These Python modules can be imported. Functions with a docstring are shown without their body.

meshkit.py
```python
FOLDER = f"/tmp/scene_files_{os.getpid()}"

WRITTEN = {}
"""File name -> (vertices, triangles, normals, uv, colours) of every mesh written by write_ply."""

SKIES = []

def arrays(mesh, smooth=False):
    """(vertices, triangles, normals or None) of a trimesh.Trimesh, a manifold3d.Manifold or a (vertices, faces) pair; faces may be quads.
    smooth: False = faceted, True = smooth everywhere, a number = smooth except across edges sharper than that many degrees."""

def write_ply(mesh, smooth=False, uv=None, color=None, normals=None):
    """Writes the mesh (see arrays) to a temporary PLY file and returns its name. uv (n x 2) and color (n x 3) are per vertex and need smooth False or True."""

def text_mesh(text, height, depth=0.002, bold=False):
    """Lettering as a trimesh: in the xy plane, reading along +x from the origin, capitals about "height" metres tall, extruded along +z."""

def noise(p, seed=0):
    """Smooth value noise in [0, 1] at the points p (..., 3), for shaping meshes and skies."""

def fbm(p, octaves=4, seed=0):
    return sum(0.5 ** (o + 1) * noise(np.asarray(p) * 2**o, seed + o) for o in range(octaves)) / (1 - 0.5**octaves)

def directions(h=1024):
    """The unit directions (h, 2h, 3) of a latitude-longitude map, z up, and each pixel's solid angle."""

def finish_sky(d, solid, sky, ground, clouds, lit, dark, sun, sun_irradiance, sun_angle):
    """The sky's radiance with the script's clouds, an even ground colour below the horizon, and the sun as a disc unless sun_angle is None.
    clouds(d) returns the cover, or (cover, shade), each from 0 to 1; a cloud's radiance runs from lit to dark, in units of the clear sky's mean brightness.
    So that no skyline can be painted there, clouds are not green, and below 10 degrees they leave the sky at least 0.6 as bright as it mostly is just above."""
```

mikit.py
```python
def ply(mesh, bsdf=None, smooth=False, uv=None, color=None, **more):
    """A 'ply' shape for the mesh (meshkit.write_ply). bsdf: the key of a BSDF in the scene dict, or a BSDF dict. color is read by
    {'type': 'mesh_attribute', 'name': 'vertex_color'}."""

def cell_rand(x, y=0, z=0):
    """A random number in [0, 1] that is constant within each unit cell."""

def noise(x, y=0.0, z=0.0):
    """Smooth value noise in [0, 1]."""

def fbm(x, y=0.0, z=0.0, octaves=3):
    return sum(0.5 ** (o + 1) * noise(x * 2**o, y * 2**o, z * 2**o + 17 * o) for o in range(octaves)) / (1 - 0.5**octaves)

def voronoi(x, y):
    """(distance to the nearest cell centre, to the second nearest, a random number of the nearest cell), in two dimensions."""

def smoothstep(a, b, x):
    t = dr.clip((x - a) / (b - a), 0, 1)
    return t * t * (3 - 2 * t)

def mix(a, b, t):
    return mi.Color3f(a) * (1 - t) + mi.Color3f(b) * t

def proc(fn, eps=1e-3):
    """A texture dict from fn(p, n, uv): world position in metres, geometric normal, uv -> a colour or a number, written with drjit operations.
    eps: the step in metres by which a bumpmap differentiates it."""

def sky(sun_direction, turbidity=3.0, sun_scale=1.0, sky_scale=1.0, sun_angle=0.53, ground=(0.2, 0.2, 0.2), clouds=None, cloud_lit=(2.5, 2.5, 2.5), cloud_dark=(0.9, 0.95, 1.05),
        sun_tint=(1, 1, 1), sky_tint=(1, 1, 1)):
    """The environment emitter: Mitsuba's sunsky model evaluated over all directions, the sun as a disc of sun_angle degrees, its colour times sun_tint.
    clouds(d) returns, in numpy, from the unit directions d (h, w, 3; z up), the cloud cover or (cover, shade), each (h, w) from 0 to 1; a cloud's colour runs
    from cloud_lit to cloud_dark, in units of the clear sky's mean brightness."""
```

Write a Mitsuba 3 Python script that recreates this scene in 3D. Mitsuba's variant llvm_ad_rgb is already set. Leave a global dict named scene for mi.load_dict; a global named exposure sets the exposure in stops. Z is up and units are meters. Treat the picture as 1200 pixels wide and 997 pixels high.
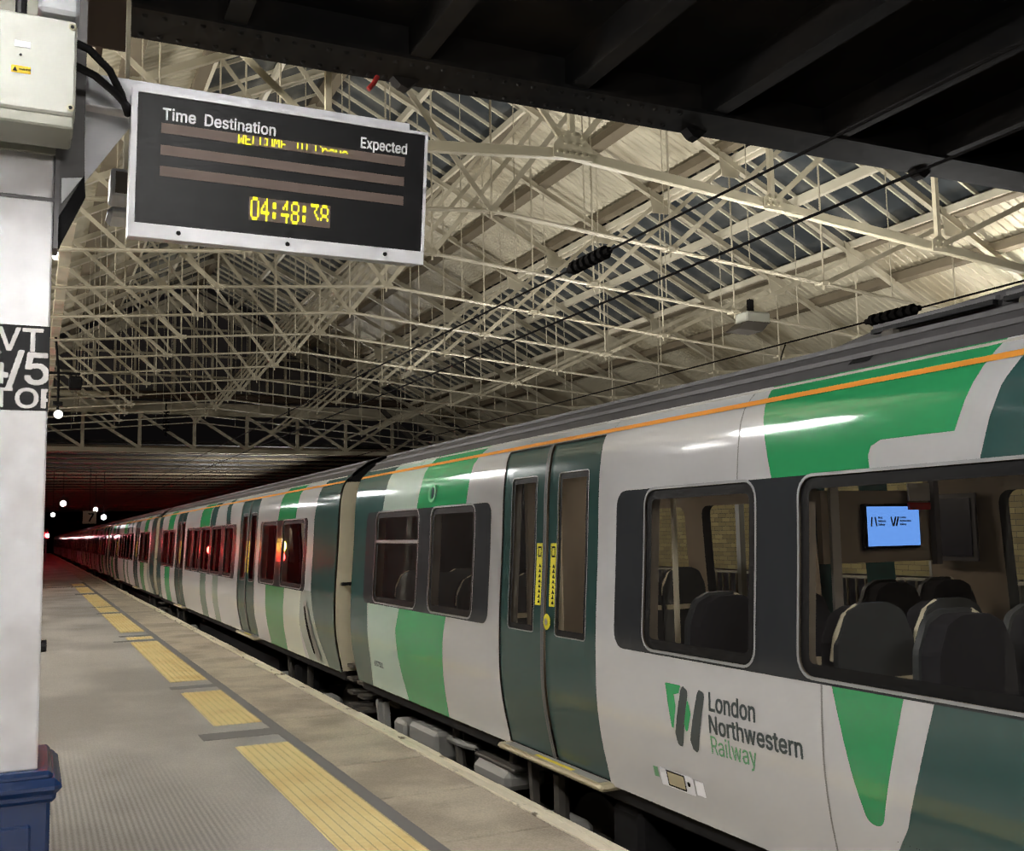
import math, random
import numpy as np, trimesh, shapely
from shapely import affinity
from shapely.geometry import Polygon, box as sbox
from shapely.ops import unary_union
from scipy.interpolate import CubicSpline
import drjit as dr, mitsuba as mi, mikit, meshkit

random.seed(7)
T = mi.ScalarTransform4f
scene, labels = {'type': 'scene'}, {}

# ------------------------------------------------------------------ camera, sky, exposure
EYE = np.array([0, 0, 1.6])
FWD = np.array([0.42104132, 0.90110807, 0.10357825])
UPV = np.array([-0.02708128, -0.10165393, 0.99445115])
scene['camera'] = {'type': 'perspective', 'fov_axis': 'x', 'fov': math.degrees(2 * math.atan(600 / 1210.0)), 'near_clip': 0.05, 'far_clip': 600.0,
                   'to_world': T().look_at(origin=EYE.tolist(), target=(EYE + FWD).tolist(), up=UPV.tolist())}
scene['night_sky'] = {'type': 'constant', 'sampling_weight': 0.1, 'radiance': {'type': 'rgb', 'value': [0.003, 0.0026, 0.0026]}}
exposure = 0.0
LAMP = 150.0          # radiance of the unseen platform lamp tubes
LAMP_RGB = (1.0, 0.98, 0.94)


# ------------------------------------------------------------------ helpers
def lin(r, g, b):
    return [((c / 255) / 12.92 if c / 255 <= 0.04045 else ((c / 255 + 0.055) / 1.055) ** 2.4) for c in (r, g, b)]


def rgb(c):
    return {'type': 'rgb', 'value': list(map(float, c))}


def prin(name, col, rough=0.6, spec=0.4, metal=0.0, coat=0.0, bump=None, bscale=0.001):
    b = {'type': 'principled', 'base_color': rgb(col) if isinstance(col, (list, tuple)) else col, 'roughness': rough, 'metallic': metal, 'specular': spec}
    if coat:
        b |= {'clearcoat': coat, 'clearcoat_gloss': 0.96}
    if bump is not None:
        b = {'type': 'bumpmap', 'arbitrary': mikit.proc(bump, eps=0.002), 'scale': bscale, 'bsdf': b}
    scene[name] = {'type': 'twosided', 'bsdf': b}


used = {}


def num(key):
    n = used.get(key, -1) + 1
    used[key] = n
    return key if n == 0 else f'{key}_{n:03d}'


def obj(name, mesh, mat, parent=None, smooth=False, **more):
    key = num(name if parent is None else parent + '__' + name)
    scene[key] = mesh if isinstance(mesh, dict) else mikit.ply(mesh, mat, smooth=smooth, **more)
    return key


def place(name, shape, parent=None, at=None):
    key = num(name if parent is None else parent + '__' + name)
    scene[key] = {**shape, 'to_world': at} if at is not None else dict(shape)
    return key


def thing(name, label, cat, group=None):
    key = num(name)
    tag(key, label, cat, group)
    return key


def tag(key, label, cat=None, group=None, kind=None):
    d = labels.setdefault(key, {})
    d['label'] = label
    if cat: d['category'] = cat
    if group: d['group'] = group
    if kind: d['kind'] = kind
    return key


def cat(meshes):
    return trimesh.util.concatenate(meshes)


def bx(x0, x1, y0, y1, z0, z1, c=0.0):
    if c <= 0:
        m = trimesh.creation.box((x1 - x0, y1 - y0, z1 - z0))
        m.apply_translation(((x0 + x1) / 2, (y0 + y1) / 2, (z0 + z1) / 2))
        return m
    pts = []
    for ax in range(3):
        for sx in (0, 1):
            for sy in (0, 1):
                for sz in (0, 1):
                    p = [(x0, x1)[sx], (y0, y1)[sy], (z0, z1)[sz]]
                    for k in range(3):
                        if k != ax:
                            p[k] += c if (sx, sy, sz)[k] == 0 else -c
                    pts.append(p)
    return trimesh.convex.convex_hull(np.array(pts))


def bar(p, q, w, h=None, side=None):
    """A rectangular bar from p to q; w across 'side', h across the other way."""
    p, q = np.asarray(p, float), np.asarray(q, float)
    h = w if h is None else h
    d = (q - p) / np.linalg.norm(q - p)
    s = np.array([0, 1.0, 0]) if side is None else np.asarray(side, float)
    if abs(d @ s) > 0.95:
        s = np.array([1.0, 0, 0])
    s = s - d * (d @ s)
    s /= np.linalg.norm(s)
    u = np.cross(d, s)
    v = np.array([e + a * s * w / 2 + b * u * h / 2 for e in (p, q) for a, b in ((-1, -1), (1, -1), (1, 1), (-1, 1))])
    f = [[0, 1, 2, 3], [7, 6, 5, 4], [0, 4, 5, 1], [1, 5, 6, 2], [2, 6, 7, 3], [3, 7, 4, 0]]
    f = np.vstack([[a[0], a[2], a[1]] for a in f] + [[a[0], a[3], a[2]] for a in f])
    m = trimesh.Trimesh(v, f, process=False)
    return m


def tube(pts, r, n=8):
    pts = np.asarray(pts, float)
    t = np.gradient(pts, axis=0)
    t /= np.linalg.norm(t, axis=1, keepdims=True)
    ref = np.array([0, 0, 1.0]) if abs(t[0][2]) < 0.8 else np.array([1.0, 0, 0])
    a = np.cross(t, ref); a /= np.linalg.norm(a, axis=1, keepdims=True)
    b = np.cross(t, a)
    ang = np.arange(n) * 2 * np.pi / n
    rr = np.broadcast_to(r, (len(pts),))[:, None, None]
    v = (pts[:, None] + rr * (np.cos(ang)[None, :, None] * a[:, None] + np.sin(ang)[None, :, None] * b[:, None])).reshape(-1, 3)
    f = []
    for i in range(len(pts) - 1):
        for j in range(n):
            A, B, C, D = i * n + j, i * n + (j + 1) % n, (i + 1) * n + (j + 1) % n, (i + 1) * n + j
            f += [[A, B, C], [A, C, D]]
    k = len(v)
    v = np.vstack([v, pts[0], pts[-1]])
    for j in range(n):
        f += [[k, (j + 1) % n, j], [k + 1, (len(pts) - 1) * n + j, (len(pts) - 1) * n + (j + 1) % n]]
    m = trimesh.Trimesh(v, np.array(f), process=False)
    return m


def prism_xz(poly, y0, y1):
    """Extrude a polygon given in (x, z) from y0 to y1."""
    poly = poly if isinstance(poly, Polygon) else Polygon(poly)
    m = trimesh.creation.extrude_polygon(poly, y1 - y0, engine='earcut')
    v = m.vertices
    return trimesh.Trimesh(np.stack([v[:, 0], y1 - v[:, 2], v[:, 1]], 1), m.faces, process=False)


def prism_yz(poly, x0, x1):
    poly = poly if isinstance(poly, Polygon) else Polygon(poly)
    m = trimesh.creation.extrude_polygon(poly, x1 - x0, engine='earcut')
    v = m.vertices
    return trimesh.Trimesh(np.stack([x0 + v[:, 2], v[:, 0], v[:, 1]], 1), m.faces, process=False)


def cyl(p, q, r, n=12):
    return tube([p, (np.asarray(p, float) + np.asarray(q, float)) / 2, q], r, n)


def rrect(x0, x1, y0, y1, r, n=4):
    return sbox(x0 + r, y0 + r, x1 - r, y1 - r).buffer(r, quad_segs=n)


def face_text(s, h, x, y, z, wscale=1.0, bold=False, depth=0.002):
    """Lettering that faces -y with its baseline start at x, z, on the plane y."""
    v0 = meshkit.text_mesh(s, h, depth, bold)
    v = v0.vertices
    return trimesh.Trimesh(np.stack([x + v[:, 0] * wscale, y - v[:, 2], z + v[:, 1]], 1), v0.faces, process=False)


# ------------------------------------------------------------------ materials
noise, fbm, sstep, mix, crand = mikit.noise, mikit.fbm, mikit.smoothstep, mikit.mix, mikit.cell_rand


def steel_col(p, n, uv):
    a = fbm(p.x * 1.3, p.y * 1.3, p.z * 1.3)
    return mix(lin(180, 172, 150), lin(148, 140, 119), sstep(0.45, 0.75, a))


def asphalt_col(p, n, uv):
    a = fbm(p.x * 0.9, p.y * 0.7, 3.1, 4)
    g = noise(p.x * 160, p.y * 160)
    rib = 0.5 + 0.5 * dr.sin(2 * math.pi * (p.x / 0.032 + 0.6 * noise(p.x * 0.8, p.y * 0.6)))
    patch = sstep(0.25, 0.5, noise(p.x * 1.7 + 5, p.y * 0.8)) * sstep(10.5, 7.0, p.y + 1.2 * p.x)
    base = mix(lin(182, 177, 170), lin(154, 149, 142), sstep(0.35, 0.7, a))
    return base * (0.86 + 0.22 * g) * (1 - 0.30 * rib * patch)


def asphalt_bump(p, n, uv):
    patch = sstep(0.25, 0.5, noise(p.x * 1.7 + 5, p.y * 0.8)) * sstep(10.5, 7.0, p.y + 1.2 * p.x)
    return 0.5 * noise(p.x * 90, p.y * 90) + patch * 1.2 * dr.sin(2 * math.pi * (p.x / 0.032 + 0.6 * noise(p.x * 0.8, p.y * 0.6)))


def slab_col(p, n, uv):
    a = fbm(p.x * 2.1, p.y * 2.1, 0.4, 4)
    g = noise(p.x * 120, p.y * 120)
    return mix(lin(190, 179, 160), lin(160, 149, 132), sstep(0.35, 0.7, a)) * (0.86 + 0.24 * g)


def nose_col(p, n, uv):
    a = fbm(p.x * 14, p.y * 5, 1.0, 4)
    return mix(lin(228, 219, 196), lin(130, 120, 100), sstep(0.64, 0.78, a))


def yellow_col(p, n, uv):
    a = fbm(p.x * 3, p.y * 3, 0.2, 4)
    t = (p.x - 1.489) / 0.056
    row = dr.abs(t - dr.floor(t) - 0.5)
    groove = sstep(0.40, 0.47, row) * sstep(13.5, 11.5, p.y) + sstep(0.36, 0.46, row) * sstep(11.5, 13.5, p.y)
    return mix(lin(240, 218, 156), lin(231, 204, 138), sstep(0.4, 0.75, a)) * (1 - 0.34 * groove)


def column_col(p, n, uv):
    a = fbm(p.x * 5, p.z * 4, p.y * 5, 4)
    c = noise(p.x * 30, p.z * 30)
    return mix(lin(226, 224, 226), lin(204, 200, 200), sstep(0.45, 0.8, a)) * (0.97 + 0.05 * c)


def column_bump(p, n, uv):
    a = fbm(p.x * 9, p.z * 6, 0.0, 3)
    return sstep(0.50, 0.53, a) * 0.6 + 0.35 * noise(p.x * 45, p.z * 40) + 0.5 * sstep(0.60, 0.62, fbm(p.x * 14 + 3, p.z * 9, 2.0, 2))


def sheet_col(p, n, uv):
    a = fbm(p.x * 0.5, p.y * 0.9, 0.0, 4)
    return mix(lin(186, 178, 154), lin(146, 136, 112), sstep(0.4, 0.75, a))


def pane_col(p, n, uv):
    a = fbm(p.x * 0.8, p.y * 1.1, p.z, 4)
    return mix(lin(62, 66, 68), lin(96, 97, 94), sstep(0.5, 0.8, a))


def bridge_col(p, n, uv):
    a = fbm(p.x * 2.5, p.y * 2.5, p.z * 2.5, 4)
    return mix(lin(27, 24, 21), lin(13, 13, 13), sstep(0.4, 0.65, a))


def brick_col(p, n, uv):
    row = dr.floor(p.z / 0.075)
    s = p.y / 0.225 + 0.5 * (row - 2 * dr.floor(row / 2))
    f1, f2 = s - dr.floor(s), p.z / 0.075 - row
    joint = dr.maximum(sstep(0.05, 0.02, f1), sstep(0.16, 0.06, f2))
    t = crand(dr.floor(s), row)
    return mix(mix(lin(150, 136, 92), lin(120, 106, 70), t), lin(84, 78, 62), joint)


P = mikit.proc
prin('m_steel', P(steel_col), 0.5, 0.4)
prin('m_steel_light', lin(196, 187, 160), 0.45, 0.4)
prin('m_asphalt', P(asphalt_col), 0.75, 0.35, bump=asphalt_bump, bscale=0.0016)
prin('m_slab', P(slab_col), 0.8, 0.3)
prin('m_nose', P(nose_col), 0.7, 0.3)
prin('m_yellow', P(yellow_col), 0.65, 0.35)
prin('m_infill', lin(116, 113, 110), 0.85, 0.25)
prin('m_column', P(column_col), 0.32, 0.5, bump=column_bump, bscale=0.0014)
prin('m_blue', lin(13, 38, 76), 0.2, 0.5, coat=0.4, bump=column_bump, bscale=0.0008)
prin('m_sheet', P(sheet_col), 0.5, 0.35)
prin('m_purlin', lin(112, 102, 84), 0.7, 0.3)
prin('m_trim', lin(205, 198, 176), 0.4, 0.4)
prin('m_pane', P(pane_col), 0.16, 0.5)
prin('m_gable_pane', lin(66, 62, 64), 0.3, 0.4)
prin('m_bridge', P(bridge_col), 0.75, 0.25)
prin('m_brick', P(brick_col), 0.8, 0.3)
prin('m_dark_brick', lin(46, 44, 44), 0.8, 0.3)
prin('m_bracket', lin(78, 76, 76), 0.5, 0.3)
prin('m_pipe', lin(74, 62, 52), 0.7, 0.2)
prin('m_black', lin(16, 16, 17), 0.5, 0.15)
prin('m_rubber', lin(13, 13, 14), 0.5, 0.15)
prin('m_matt_black', lin(14, 14, 15), 0.9, 0.2)
prin('m_white_paint', lin(226, 226, 230), 0.35, 0.5)
prin('m_alu', lin(196, 198, 202), 0.35, 0.5, metal=0.3)
prin('m_letter', lin(240, 240, 244), 0.5, 0.3)
prin('m_stencil', lin(214, 210, 206), 0.45, 0.4)
prin('m_grey_plastic', lin(186, 186, 175), 0.45, 0.4)
prin('m_grey_plastic_dark', lin(150, 150, 138), 0.5, 0.4)
prin('m_warn', lin(240, 190, 40), 0.5, 0.4)
prin('m_brass', lin(196, 190, 160), 0.3, 0.6, metal=0.7)
prin('m_red_pipe', lin(120, 40, 40), 0.5, 0.4)
prin('m_sign_black', lin(24, 24, 25), 0.35, 0.12)
prin('m_led_window', lin(92, 80, 74), 0.5, 0.2)
prin('m_body', {'type': 'mesh_attribute', 'name': 'vertex_color'}, 0.09, 0.8)
prin('m_roof', lin(72, 70, 71), 0.5, 0.3)
prin('m_roof_pod', lin(80, 79, 80), 0.5, 0.3)
prin('m_orange', lin(238, 158, 66), 0.4, 0.4)
prin('m_band', lin(42, 44, 47), 0.12, 0.35)
prin('m_door', lin(40, 64, 62), 0.13, 0.4)
prin('m_frame', lin(150, 151, 152), 0.35, 0.5, metal=0.3)
prin('m_seal', lin(84, 82, 84), 0.5, 0.4)
prin('m_joint', lin(132, 130, 128), 0.5, 0.3)
prin('m_cream', lin(196, 188, 164), 0.5, 0.4)
prin('m_step', lin(178, 168, 140), 0.45, 0.4, metal=0.2)
prin('m_step_yellow', lin(214, 190, 70), 0.6, 0.3)
prin('m_sticker', lin(232, 222, 60), 0.5, 0.4)
prin('m_under', lin(20, 19, 19), 0.8, 0.2)
prin('m_under_grey', lin(150, 148, 142), 0.5, 0.4, metal=0.2)
prin('m_under_mid', lin(74, 70, 64), 0.65, 0.3)
prin('m_logo_dark', lin(58, 66, 68), 0.4, 0.4)
prin('m_logo_green', lin(52, 150, 92), 0.4, 0.4)
prin('m_logo_pale', lin(100, 150, 112), 0.4, 0.4)
prin('m_seat', lin(34, 33, 35), 0.9, 0.1)
prin('m_seat_shell', lin(48, 50, 50), 0.5, 0.3)
prin('m_handle', lin(206, 196, 170), 0.35, 0.5)
prin('m_int_wall', lin(140, 128, 112), 0.55, 0.3)
prin('m_int_ceil', lin(170, 166, 158), 0.6, 0.3)
prin('m_int_floor', lin(58, 58, 64), 0.8, 0.2)
prin('m_poster', lin(26, 30, 48), 0.35, 0.5)
prin('m_red_panel', lin(150, 40, 36), 0.5, 0.4)
prin('m_wire', lin(12, 11, 10), 0.8, 0.1)
prin('m_ballast', lin(52, 47, 42), 0.95, 0.1)
prin('m_rail', lin(90, 80, 72), 0.4, 0.5, metal=0.6)
scene['m_glass'] = {'type': 'thindielectric', 'int_ior': 1.52, 'ext_ior': 1.0}


def emitter(r, g, b, w=1.0):
    return {'type': 'area', 'sampling_weight': w, 'radiance': {'type': 'rgb', 'value': [float(r), float(g), float(b)]}}


# ------------------------------------------------------------------ platform
EDGE = 2.785
pf = num('platform')
tag(pf, 'long grey platform surface beside the train', kind='structure')
scene[pf] = mikit.ply(cat([bx(-6.0, 1.97, -4, 160, -1.0, 0.0), bx(1.97, EDGE - 0.02, -4, 160, -1.0, -0.07)]), 'm_asphalt')
SL = 1.02
y = -1.0
ply_slab = mikit.ply(bx(1.985, 2.655, 0.010, SL - 0.010, -0.068, 0.0, 0.008), 'm_slab')
ply_nose = [mikit.ply(cat([bx(2.663, 2.722, 0.003, SL - 0.003, -0.066, 0.002 + e, 0.004), bx(2.729, EDGE, 0.003, SL - 0.003, -0.09, 0.0 + e, 0.005)]), 'm_nose') for e in (0.0, 0.003, 0.006)]
k0 = 7.28 - 8 * SL
for i in range(44):
    yy = k0 + i * SL
    place('coping_slab', ply_slab, pf, T().translate([0, yy, random.uniform(-0.003, 0.001)]))
    place('edge_nosing', random.choice(ply_nose), pf, T().translate([random.uniform(-0.006, 0.004), yy, 0]))
yend = k0 + 44 * SL
place('coping_slab', mikit.ply(bx(1.985, 2.655, yend, 160, -0.068, -0.001), 'm_slab'), pf)
place('edge_nosing', mikit.ply(bx(2.663, EDGE, yend, 160, -0.066, 0.001), 'm_nose'), pf)


def tactile(y0, y1):
    ms = [bx(1.48, 1.89, y0, y1, -0.01, 0.006, 0.003)]
    dome = []
    if y0 < 30:
        ny = int((y1 - y0) / 0.068)
        step = 0.056
        for i in range(7):
            x = 1.48 + 0.037 + i * step
            if y0 < 12:
                for j in range(ny):
                    yy = y0 + 0.034 + (j + 0.5 * (i % 2)) * 0.068
                    if yy + 0.02 > y1: continue
                    b = np.array([[-.022, -.019], [.022, -.019], [.022, .019], [-.022, .019]])
                    v = np.vstack([np.c_[b + [x, yy], np.full(4, 0.005)], np.c_[b * .6 + [x, yy], np.full(4, 0.011)]])
                    f = [[4, 5, 6], [4, 6, 7]] + [q for a in range(4) for q in ([a, (a + 1) % 4, 4 + (a + 1) % 4], [a, 4 + (a + 1) % 4, 4 + a])]
                    dome.append(trimesh.Trimesh(v, np.array(f), process=False))
            else:
                dome.append(bx(x - .02, x + .02, y0 + .01, y1 - .01, 0.004, 0.010))
    return cat(ms + dome)


for y0, y1 in ((1.5, 8.30), (9.32, 11.43), (12.38, 17.46), (17.95, 18.36), (19.42, 24.5), (25.1, 27.0), (27.35, 33.6), (34.8, 39.2), (40.2, 42.5)):
    obj('tactile_strip', tactile(y0, y1), 'm_yellow', pf)
for x0, x1, y0, y1 in ((1.30, 1.985, 8.68, 8.98), (1.42, 1.985, 11.76, 11.98), (1.25, 1.985, 17.62, 17.84), (1.4, 1.985, 18.5, 18.75), (1.38, 1.985, 24.62, 24.9), (1.4, 1.985, 27.08, 27.28), (1.3, 1.985, 33.8, 34.5), (0.3, 1.985, 39.5, 40.0), (1.89, 1.985, -1, 44)):
    obj('dark_infill', bx(x0, x1, y0, y1, -0.01, 0.0025), 'm_infill', pf)
obj('platform_wall', bx(EDGE - 0.16, EDGE - 0.10, -4, 160, -1.0, -0.09), 'm_under_mid', pf)
tb = num('track_bed')
tag(tb, 'dark ballast of the track beside the platform', kind='structure')
scene[tb] = mikit.ply(bx(EDGE - 0.1, 9.3, -12, 200, -1.25, -1.1), 'm_ballast')
for xc in (4.23, 7.63):
    for s in (-0.75, 0.75):
        obj('rail', bx(xc + s - 0.035, xc + s + 0.035, -12, 200, -1.1, -0.93), 'm_rail', tb)

# ------------------------------------------------------------------ roof over the tracks
RX, RZ, SLOPE = 6.4, 12.48, 0.495
EAVE = 14.5
YK = [11.66 + 2.635 * k for k in range(14)]
YG = 47.0


def rz(x):
    return RZ - SLOPE * abs(x - RX)


def tz(x):
    return 6.6 - 0.09 * abs(x - RX)


NODE = [0, 3.3, 6.6, 9.9, 13.0]
names = ['first', 'second', 'third', 'fourth', 'fifth', 'sixth', 'seventh', 'eighth', 'ninth', 'tenth', 'eleventh', 'twelfth', 'thirteenth', 'fourteenth']


def truss_meshes(heavy):
    """Members of one truss in its own plane (y = 0)."""
    L = []
    for s in (-1, 1):
        e = RX + s * EAVE
        if heavy:
            L.append(('tie', cat([bar((RX, 0, tz(RX)), (e, 0, tz(e)), 0.035, 0.125), bar((RX, 0.04, tz(RX) - 0.06), (e, 0.04, tz(e) - 0.06), 0.09, 0.016)])))
        else:
            L.append(('tie', cat([cyl((RX, -0.035, tz(RX)), (e, -0.035, tz(e)), 0.025, 7), cyl((RX, 0.035, tz(RX) + 0.004), (e, 0.035, tz(e) + 0.004), 0.025, 7)])))
        a, b = (RX, 0, rz(RX)), (e, 0, rz(e))
        L.append(('rafter', cat([bar(a, b, 0.03, 0.16), bar((a[0], 0, a[2] - 0.075), (b[0], 0, b[2] - 0.075), 0.12, 0.02)])))
    for j, n in enumerate(NODE):
        for s in ((-1, 1) if j else (1,)):
            x = RX + s * n
            w = 0.075 if heavy else 0.032
            if j < 4:
                L.append(('hanger', bar((x, 0, tz(x)), (x, 0, rz(x)), w, w) if heavy else cyl((x, 0, tz(x) - 0.12), (x, 0, rz(x)), 0.018, 6)))
                for hx in ((n + 1.65,) if not heavy else ()):
                    xx = RX + s * hx
                    L.append(('hanger', cyl((xx, 0, tz(xx)), (xx, 0, rz(xx)), 0.011, 5)))
                if not heavy and j == 0:
                    xx = RX - 1.65
                    L.append(('hanger', cyl((xx, 0, tz(xx)), (xx, 0, rz(xx)), 0.011, 5)))
            for t in ((s,) if j else (-1, 1)):
                if j < 4:
                    x2 = RX + t * NODE[j + 1]
                    if rz(x2) - tz(x2) > 0.2:
                        p, q = np.array([x, 0, tz(x)]), np.array([x2, 0, rz(x2) - 0.05])
                        L.append(('strut', cat([bar(p, q, 0.02, 0.085), bar(p + [0, 0.04, 0], q + [0, 0.04, 0], 0.08, 0.015)])))
            if j < 4:
                if heavy:
                    r = 0.29 if j == 0 else 0.17
                    pts = [(x - r, tz(x) - 0.09), (x + r, tz(x) - 0.09), (x + r, tz(x) + 0.08), (x + r * .62, tz(x) + r * .75), (x + r * .3, tz(x) + r), (x - r * .3, tz(x) + r), (x - r * .62, tz(x) + r * .75), (x - r, tz(x) + 0.08)]
                    L.append(('gusset_plate', prism_xz(pts, -0.045, -0.025)))
                    rv = [(-.8, -.06), (-.48, -.06), (-.16, -.06), (.16, -.06), (.48, -.06), (.8, -.06), (-.42, .38), (0, .38), (.42, .38), (-.45, .72), (0, .85), (.45, .72)] if j == 0 else [(-.6, -.1), (0, -.1), (.6, -.1), (-.3, .5), (.3, .5)]
                    L.append(('rivet', [cyl((x + a * r, -0.075, tz(x) + b * r), (x + a * r, -0.04, tz(x) + b * r), 0.019, 8) for a, b in rv]))
                else:
                    L.append(('pin_joint', cat([bx(x - 0.12, x + 0.12, -0.06, -0.045, tz(x) - 0.035, tz(x) + 0.05), bx(x - 0.12, x + 0.12, 0.045, 0.06, tz(x) - 0.035, tz(x) + 0.05), cyl((x - .09, -0.1, tz(x)), (x - .09, 0.1, tz(x)), 0.03, 8), cyl((x + .09, -0.1, tz(x)), (x + .09, 0.1, tz(x)), 0.03, 8)])))
    for s in (-1, 1):
        for n in (6.6, 9.9):
            x = RX + s * n
            L.append(('gusset_plate', prism_xz([(x - 0.3, rz(x) + 0.1 + s * .15), (x + 0.3, rz(x) + 0.1 - s * .15), (x + 0.2, rz(x) - 0.35), (x - 0.2, rz(x) - 0.35)], -0.045, -0.02)))
    return L


light = [(n, mikit.ply(m, 'm_steel')) for n, m in truss_meshes(False)]
for k, yk in enumerate(YK):
    t = thing('roof_truss', f'cream steel roof truss, {names[k]} of the row counted from the dark bridge', 'roof truss', 'roof trusses')
    if k == 0:
        for n, m in truss_meshes(True):
            if n == 'rivet':
                last = [q for q in scene if q.startswith(t + '__gusset_plate')][-1]
                for r in m:
                    r.apply_translation((0, yk, 0))
                    obj('rivet', r, 'm_steel_light', last)
            else:
                m.apply_translation((0, yk, 0))
                obj(n, m, 'm_steel_light', t)
    else:
        for n, d in light:
            place(n, d, t, T().translate([0, yk, 0]))

rf = thing('ceiling', 'pitched station roof of corrugated sheets and dark glazing', None)
labels[rf]['kind'] = 'structure'
Y0 = YK[0] - 2 * 2.635
bays = [Y0 + 2.635 * i for i in range(16)]


def up(x, e):
    """Point at height e above the rafter line, measured upright."""
    return rz(x) + e


def corrugated(xa, xb):
    """One sheet between two trusses, ribs running down the slope, from y = 0 to 2.635."""
    n, pitch = 14, 2.635 / 14
    ys, zs = [], []
    for i in range(n):
        for f, d in ((0, 0), (0.3, 0), (0.42, 0.026), (0.88, 0.026)):
            ys.append((i + f) * pitch); zs.append(d)
    ys.append(2.635); zs.append(0)
    ys, zs = np.array(ys), np.array(zs)
    v = np.vstack([np.c_[np.full(len(ys), x), ys, up(x, 0.34) + zs] for x in (xa, xb)])
    m = len(ys)
    f = [[i, i + 1, m + i + 1, m + i] for i in range(m - 1)]
    f = np.array(f)
    return trimesh.Trimesh(v, np.vstack([f[:, [0, 1, 2]], f[:, [0, 2, 3]]]), process=False)


def both(x):
    return (x, 2 * RX - x)


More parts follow.
